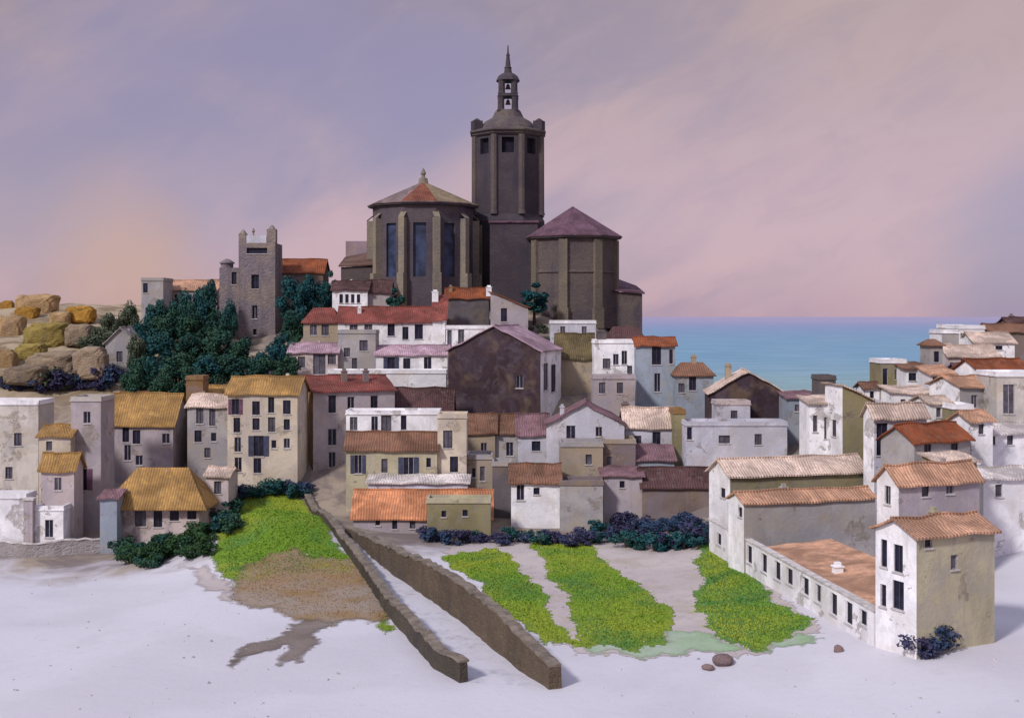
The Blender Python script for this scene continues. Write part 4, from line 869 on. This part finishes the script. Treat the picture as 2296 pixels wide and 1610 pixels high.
# ------------------------------------------------------------------ fields, lane
def inside(px, py, poly):
    c = np.zeros(px.shape, bool); n = len(poly)
    for i in range(n):
        x0, y0 = poly[i]; x1, y1 = poly[(i+1)%n]
        if y0 == y1: continue
        c ^= ((y0 > py) != (y1 > py)) & (px < (x1-x0)*(py-y0)/(y1-y0)+x0)
    return c
def meshz(x, y):
    """height of the ground sheet itself (bilinear on its 1 m grid)"""
    x0, y0 = np.floor(x), np.floor(y); fx, fy = x-x0, y-y0
    return TZ(x0,y0)*(1-fx)*(1-fy)+TZ(x0+1,y0)*fx*(1-fy)+TZ(x0,y0+1)*(1-fx)*fy+TZ(x0+1,y0+1)*fx*fy
def field(name, pxs, mat, dz, step=.22, jit=1.0, kind='structure', grass=0, gmat=None, label=None, soft=5):
    P = [G(u, v) for u, v in pxs]; poly = [(p.x, p.y) for p in P]
    xs = np.arange(min(p[0] for p in poly)-2, max(p[0] for p in poly)+2, step); ys = np.arange(min(p[1] for p in poly)-2, max(p[1] for p in poly)+2, step)
    X, Y = np.meshgrid(xs, ys); nx = len(xs)
    jx = X+jit*(np.sin(Y*.43+X*.31)*.35+np.sin(Y*1.1-X*.9+1)*.2+np.sin(Y*2.3+X*2.9)*.10+np.random.randn(*X.shape)*.10)
    jy = Y+jit*(np.sin(X*.8-Y*.21)*.7+np.sin(X*2.1+Y*.7)*.5+np.sin(X*5.3+2)*.25+np.random.randn(*X.shape)*.15)
    I = inside(jx, jy, poly)
    Z = meshz(X.ravel(), Y.ravel())+dz
    a = (np.arange(len(ys)-1)[:,None]*nx+np.arange(nx-1)[None]); keep = I[:-1,:-1] & I[1:,1:] & I[1:,:-1] & I[:-1,1:]
    a = a[keep]; Q = np.column_stack([a, a+1, a+nx+1, a+nx]); V = np.column_stack([X.ravel(), Y.ravel(), Z])
    used = np.unique(Q); mp_ = -np.ones(len(V), int); mp_[used] = np.arange(len(used))
    me = bpy.data.meshes.new(name); me.from_pydata(V[used].tolist(), [], mp_[Q].tolist())
    for p in me.polygons: p.use_smooth = True
    E = np.zeros(I.shape); J = I.copy()
    for k in range(soft):
        E += J; K_ = J.copy(); K_[1:] &= J[:-1]; K_[:-1] &= J[1:]; K_[:,1:] &= J[:,:-1]; K_[:,:-1] &= J[:,1:]; J = K_
    at_ = me.attributes.new('edge', 'FLOAT', 'POINT'); at_.data.foreach_set('value', (E.ravel()[used]/soft).astype(np.float32))
    o = link(name, me, mat); tag(o, kind=kind)
    if grass:
        wt = (E.ravel()[used]/soft)**1.5; idx = np.random.choice(used, grass, p=wt/wt.sum()); px = X.ravel()[idx]+np.random.uniform(-.2,.2,grass); py = Y.ravel()[idx]+np.random.uniform(-.2,.2,grass); pz = meshz(px, py)
        th = np.random.uniform(0, 6.28, grass); hh = np.random.uniform(.05,.20,grass); wd_ = np.random.uniform(.06,.14,grass); lx = np.random.randn(grass)*.1; ly = np.random.randn(grass)*.1
        c, s = np.cos(th)*wd_, np.sin(th)*wd_
        T = np.empty((grass*3,3)); T[0::3] = np.column_stack([px-c,py-s,pz]); T[1::3] = np.column_stack([px+c,py+s,pz]); T[2::3] = np.column_stack([px+lx,py+ly,pz+hh])
        me = bpy.data.meshes.new('grass'); me.from_pydata(T.tolist(), [], np.arange(grass*3).reshape(-1,3).tolist())
        g_ = link('grass', me, gmat or BLADE); tag(g_, label, 'grass', kind='stuff')
    return o
def blade(key, c1, c2, c3, c4):
    m, t, b = newmat(key); g = t.node('ShaderNodeNewGeometry').outputs['Position']
    c = t.mix(t.ramp(t.noise(g, .09, 3, .5, .6), .40, .60), c1, c2)
    c = t.mix(t.ramp(t.noise(t.vmath('ADD', g, (9.3, 4.1, 0)), .13, 3, .5, .6), .50, .66), c, c3)
    c = t.mix(t.math('MULTIPLY', t.ramp(t.noise(g, .7, 5, .7), .48, .68), .6), c, c4)
    t.put(b.inputs['Base Color'], c); MATS[key] = m; return m
BLADE = blade('grass_blade', (.14,.265,.026), (.27,.325,.035), (.07,.19,.045), (.22,.245,.055))
DRY = blade('dry_grass', (.25,.18,.08), (.28,.175,.06), (.20,.18,.07), (.30,.25,.18))
def fieldmat(key, c1, c2, c3, sc_=.10):
    m, t, b = newmat(key); g = t.node('ShaderNodeNewGeometry').outputs['Position']
    a = t.noise(g, sc_, 4, .5, .4); a2 = t.noise(g, .9, 7, .7); a3 = t.noise(g, sc_*2.1, 3, .5)
    c = t.mix(t.ramp(a, .38, .62), c1, c2); c = t.mix(t.math('MULTIPLY', t.ramp(a3, .5, .68), .7), c, c3)
    c = t.mix(t.math('MULTIPLY', t.ramp(a2, .45, .7), .28), c, sc(c1, .55))
    t.put(b.inputs['Base Color'], c); bump(t, b, t.noise(g, 3, 8, .7), .7, .15)
    ea = t.node('ShaderNodeAttribute', attribute_name='edge').outputs['Fac']
    t.put(b.inputs['Alpha'], t.ramp(t.math('ADD', ea, t.math('MULTIPLY', t.math('SUBTRACT', t.noise(g, .9, 6, .7), .5), 1.0)), -.05, .5)); MATS[key] = m; return m
GREEN = fieldmat('grass_green', (.13,.23,.02), (.23,.28,.03), (.08,.18,.05))
GREENT = fieldmat('grass_cool', (.09,.20,.05), (.12,.23,.06), (.18,.26,.03))
GREENP = fieldmat('grass_pale', (.27,.38,.22), (.33,.42,.30), (.40,.43,.38))
BARE = fieldmat('bare_soil', (.42,.36,.36), (.48,.42,.40), (.38,.32,.26))
OCHRE = fieldmat('ochre_soil', (.28,.19,.12), (.30,.24,.20), (.26,.155,.05))
PATH = fieldmat('path_soil', (.17,.135,.12), (.23,.19,.17), (.14,.11,.09))
ROAD = fieldmat('road_dust', (.50,.47,.53), (.56,.53,.58), (.42,.40,.46))
field('grass_field', ((505,1118),(560,1100),(640,1100),(690,1122),(742,1182),(795,1255),(838,1318),(862,1356),(900,1420),(860,1425),(830,1300),(640,1290),(525,1320),(470,1272),(480,1215),(500,1165)), GREEN, .05, soft=9, grass=26000, label='short grass on the mound left of the lane')
field('ploughed_field', ((500,1315),(540,1270),(640,1235),(740,1250),(825,1262),(872,1350),(890,1395),(820,1395),(740,1412),(650,1385),(560,1368),(515,1345)), OCHRE, .09, grass=9000, gmat=DRY, label='dry ochre grass at the foot of the mound', soft=14)
field('dirt_path', ((735,1385),(770,1400),(710,1425),(690,1490),(625,1494),(628,1462),(560,1480),(525,1508),(502,1492),(560,1442),(600,1430),(660,1392)), PATH, .06, soft=9)
field('dirt_path', ((400,1268),(470,1275),(530,1322),(540,1366),(500,1345),(440,1310)), BARE, .055, soft=9)
field('ploughed_field', ((985,1238),(1100,1205),(1300,1200),(1560,1212),(1640,1232),(1760,1330),(1850,1420),(1700,1470),(1500,1475),(1300,1480),(1150,1395),(1060,1310)), BARE, .03)
field('grass_field', ((985,1250),(1060,1232),(1115,1225),(1200,1300),(1240,1370),(1300,1455),(1200,1432),(1130,1385),(1062,1312)), GREEN, .05, grass=10000, label='short grass in the strip right of the high lane wall')
field('grass_field', ((1185,1212),(1325,1218),(1385,1285),(1455,1325),(1510,1370),(1505,1435),(1400,1462),(1270,1455),(1290,1390),(1235,1300)), GREEN, .05, grass=16000, label='short grass in the middle strip of the fields')
field('grass_field', ((1555,1212),(1605,1222),(1655,1262),(1745,1345),(1825,1402),(1790,1430),(1700,1460),(1610,1435),(1552,1375),(1566,1300)), GREENT, .05, grass=16000, label='short grass in the strip beside the white arcade wall')
field('grass_field', ((1280,1452),(1490,1432),(1500,1402),(1620,1432),(1700,1455),(1785,1425),(1862,1432),(1840,1452),(1690,1462),(1480,1475),(1330,1475)), GREENP, .045, soft=9)
lane = [((lw_[i].x*.80+rw_[i].x*.2), (lw_[i].y*.80+rw_[i].y*.2)) for i in range(8)]
# lane sheet between the two walls
xs = []; bm = bmesh.new(); prev = None
for i in range(8):
    for j in range(6 if i < 7 else 1):
        f = j/6; a = lw_[i].lerp(lw_[min(i+1,7)], f); b_ = rw_[i].lerp(rw_[min(i+1,7)], f)
        row = []
        for q in range(7):
            p = a.lerp(b_, q/6); row.append(bm.verts.new((p.x, p.y, float(meshz(np.array([p.x]), np.array([p.y]))[0])+.05)))
        if prev:
            for q in range(6): bm.faces.new((prev[q], prev[q+1], row[q+1], row[q]))
        prev = row
tag(fin('road', bm, ROAD, None, True), kind='structure')
# pebbles and weeds too many to count
def scatter(name, label, n, mat, weed):
    V, Fc = [], []; rng = random.Random(n)
    for i in range(n):
        y = 72+62*rng.random()**1.3; x = rng.uniform(-.46, .46)*y
        if x > 20 and y > 84: continue
        if -9-(y-75)*.22 < x < 4-(y-85)*.36 and y < 138: continue
        z = float(meshz(np.array([x]), np.array([y]))[0]); k = len(V)
        if weed:
            for j in range(9):
                a = rng.uniform(0,6.28); l = rng.uniform(.12,.38); q = rng.uniform(.1,.35); w_ = .03
                k = len(V); V += [(x-w_,y,z),(x+w_,y,z),(x+math.cos(a)*q,y+math.sin(a)*q,z+l)]; Fc.append((k,k+1,k+2))
        else:
            r = .03+.13*rng.random()**4; h = r*rng.uniform(.5,.9); a0_ = rng.uniform(0,6)
            V += [(x+r*math.cos(a0_+j*1.257)*rng.uniform(.7,1.2), y+r*math.sin(a0_+j*1.257)*rng.uniform(.7,1.2), z-.02) for j in range(5)]
            V += [(x+.6*r*math.cos(a0_+.5+j*1.257), y+.6*r*math.sin(a0_+.5+j*1.257), z+h) for j in range(5)]
            for j in range(5): Fc += [(k+j, k+(j+1)%5, k+5+j), (k+(j+1)%5, k+5+(j+1)%5, k+5+j)]
            Fc.append(tuple(k+5+j for j in range(5)))
    me = bpy.data.meshes.new(name); me.from_pydata(V, [], Fc); tag(link(name, me, mat), label, name, kind='stuff')
scatter('pebbles', 'pale grey pebbles scattered over the bare ground', 900, plain('pebble', (.42,.39,.41), .9, .1, .35, 1.1), False)
# boulders near the bottom edge
def boulder(u, v, r, label):
    p = G(u, v); bm = bmesh.new(); bmesh.ops.create_icosphere(bm, subdivisions=3, radius=r); rng = random.Random(u)
    ph = [rng.uniform(0,6.28) for _ in range(6)]
    for q in bm.verts:
        c = q.co/r; k = 1+.16*math.sin(c.x*2.7+ph[0])*math.sin(c.y*2.3+ph[1])+.1*math.sin(c.z*4+ph[2])+.05*math.sin(c.x*9+ph[3])*math.sin(c.y*8+ph[4])
        q.co *= k; q.co.z *= .7
    o = fin('boulder', bm, stone('boulder', (.17,.11,.11), (.24,.17,.16), 2.5), None, True); o.location = (p.x, p.y, p.z+r*.35)
    tag(o, label, 'rock')
boulder(1622, 1492, .75, 'larger reddish brown boulder on pale ground below the fields')
boulder(1588, 1503, .4, 'small reddish brown boulder beside the larger boulder')
boulder(1880, 1462, .38, 'lone reddish brown boulder in front of the arcade wall')
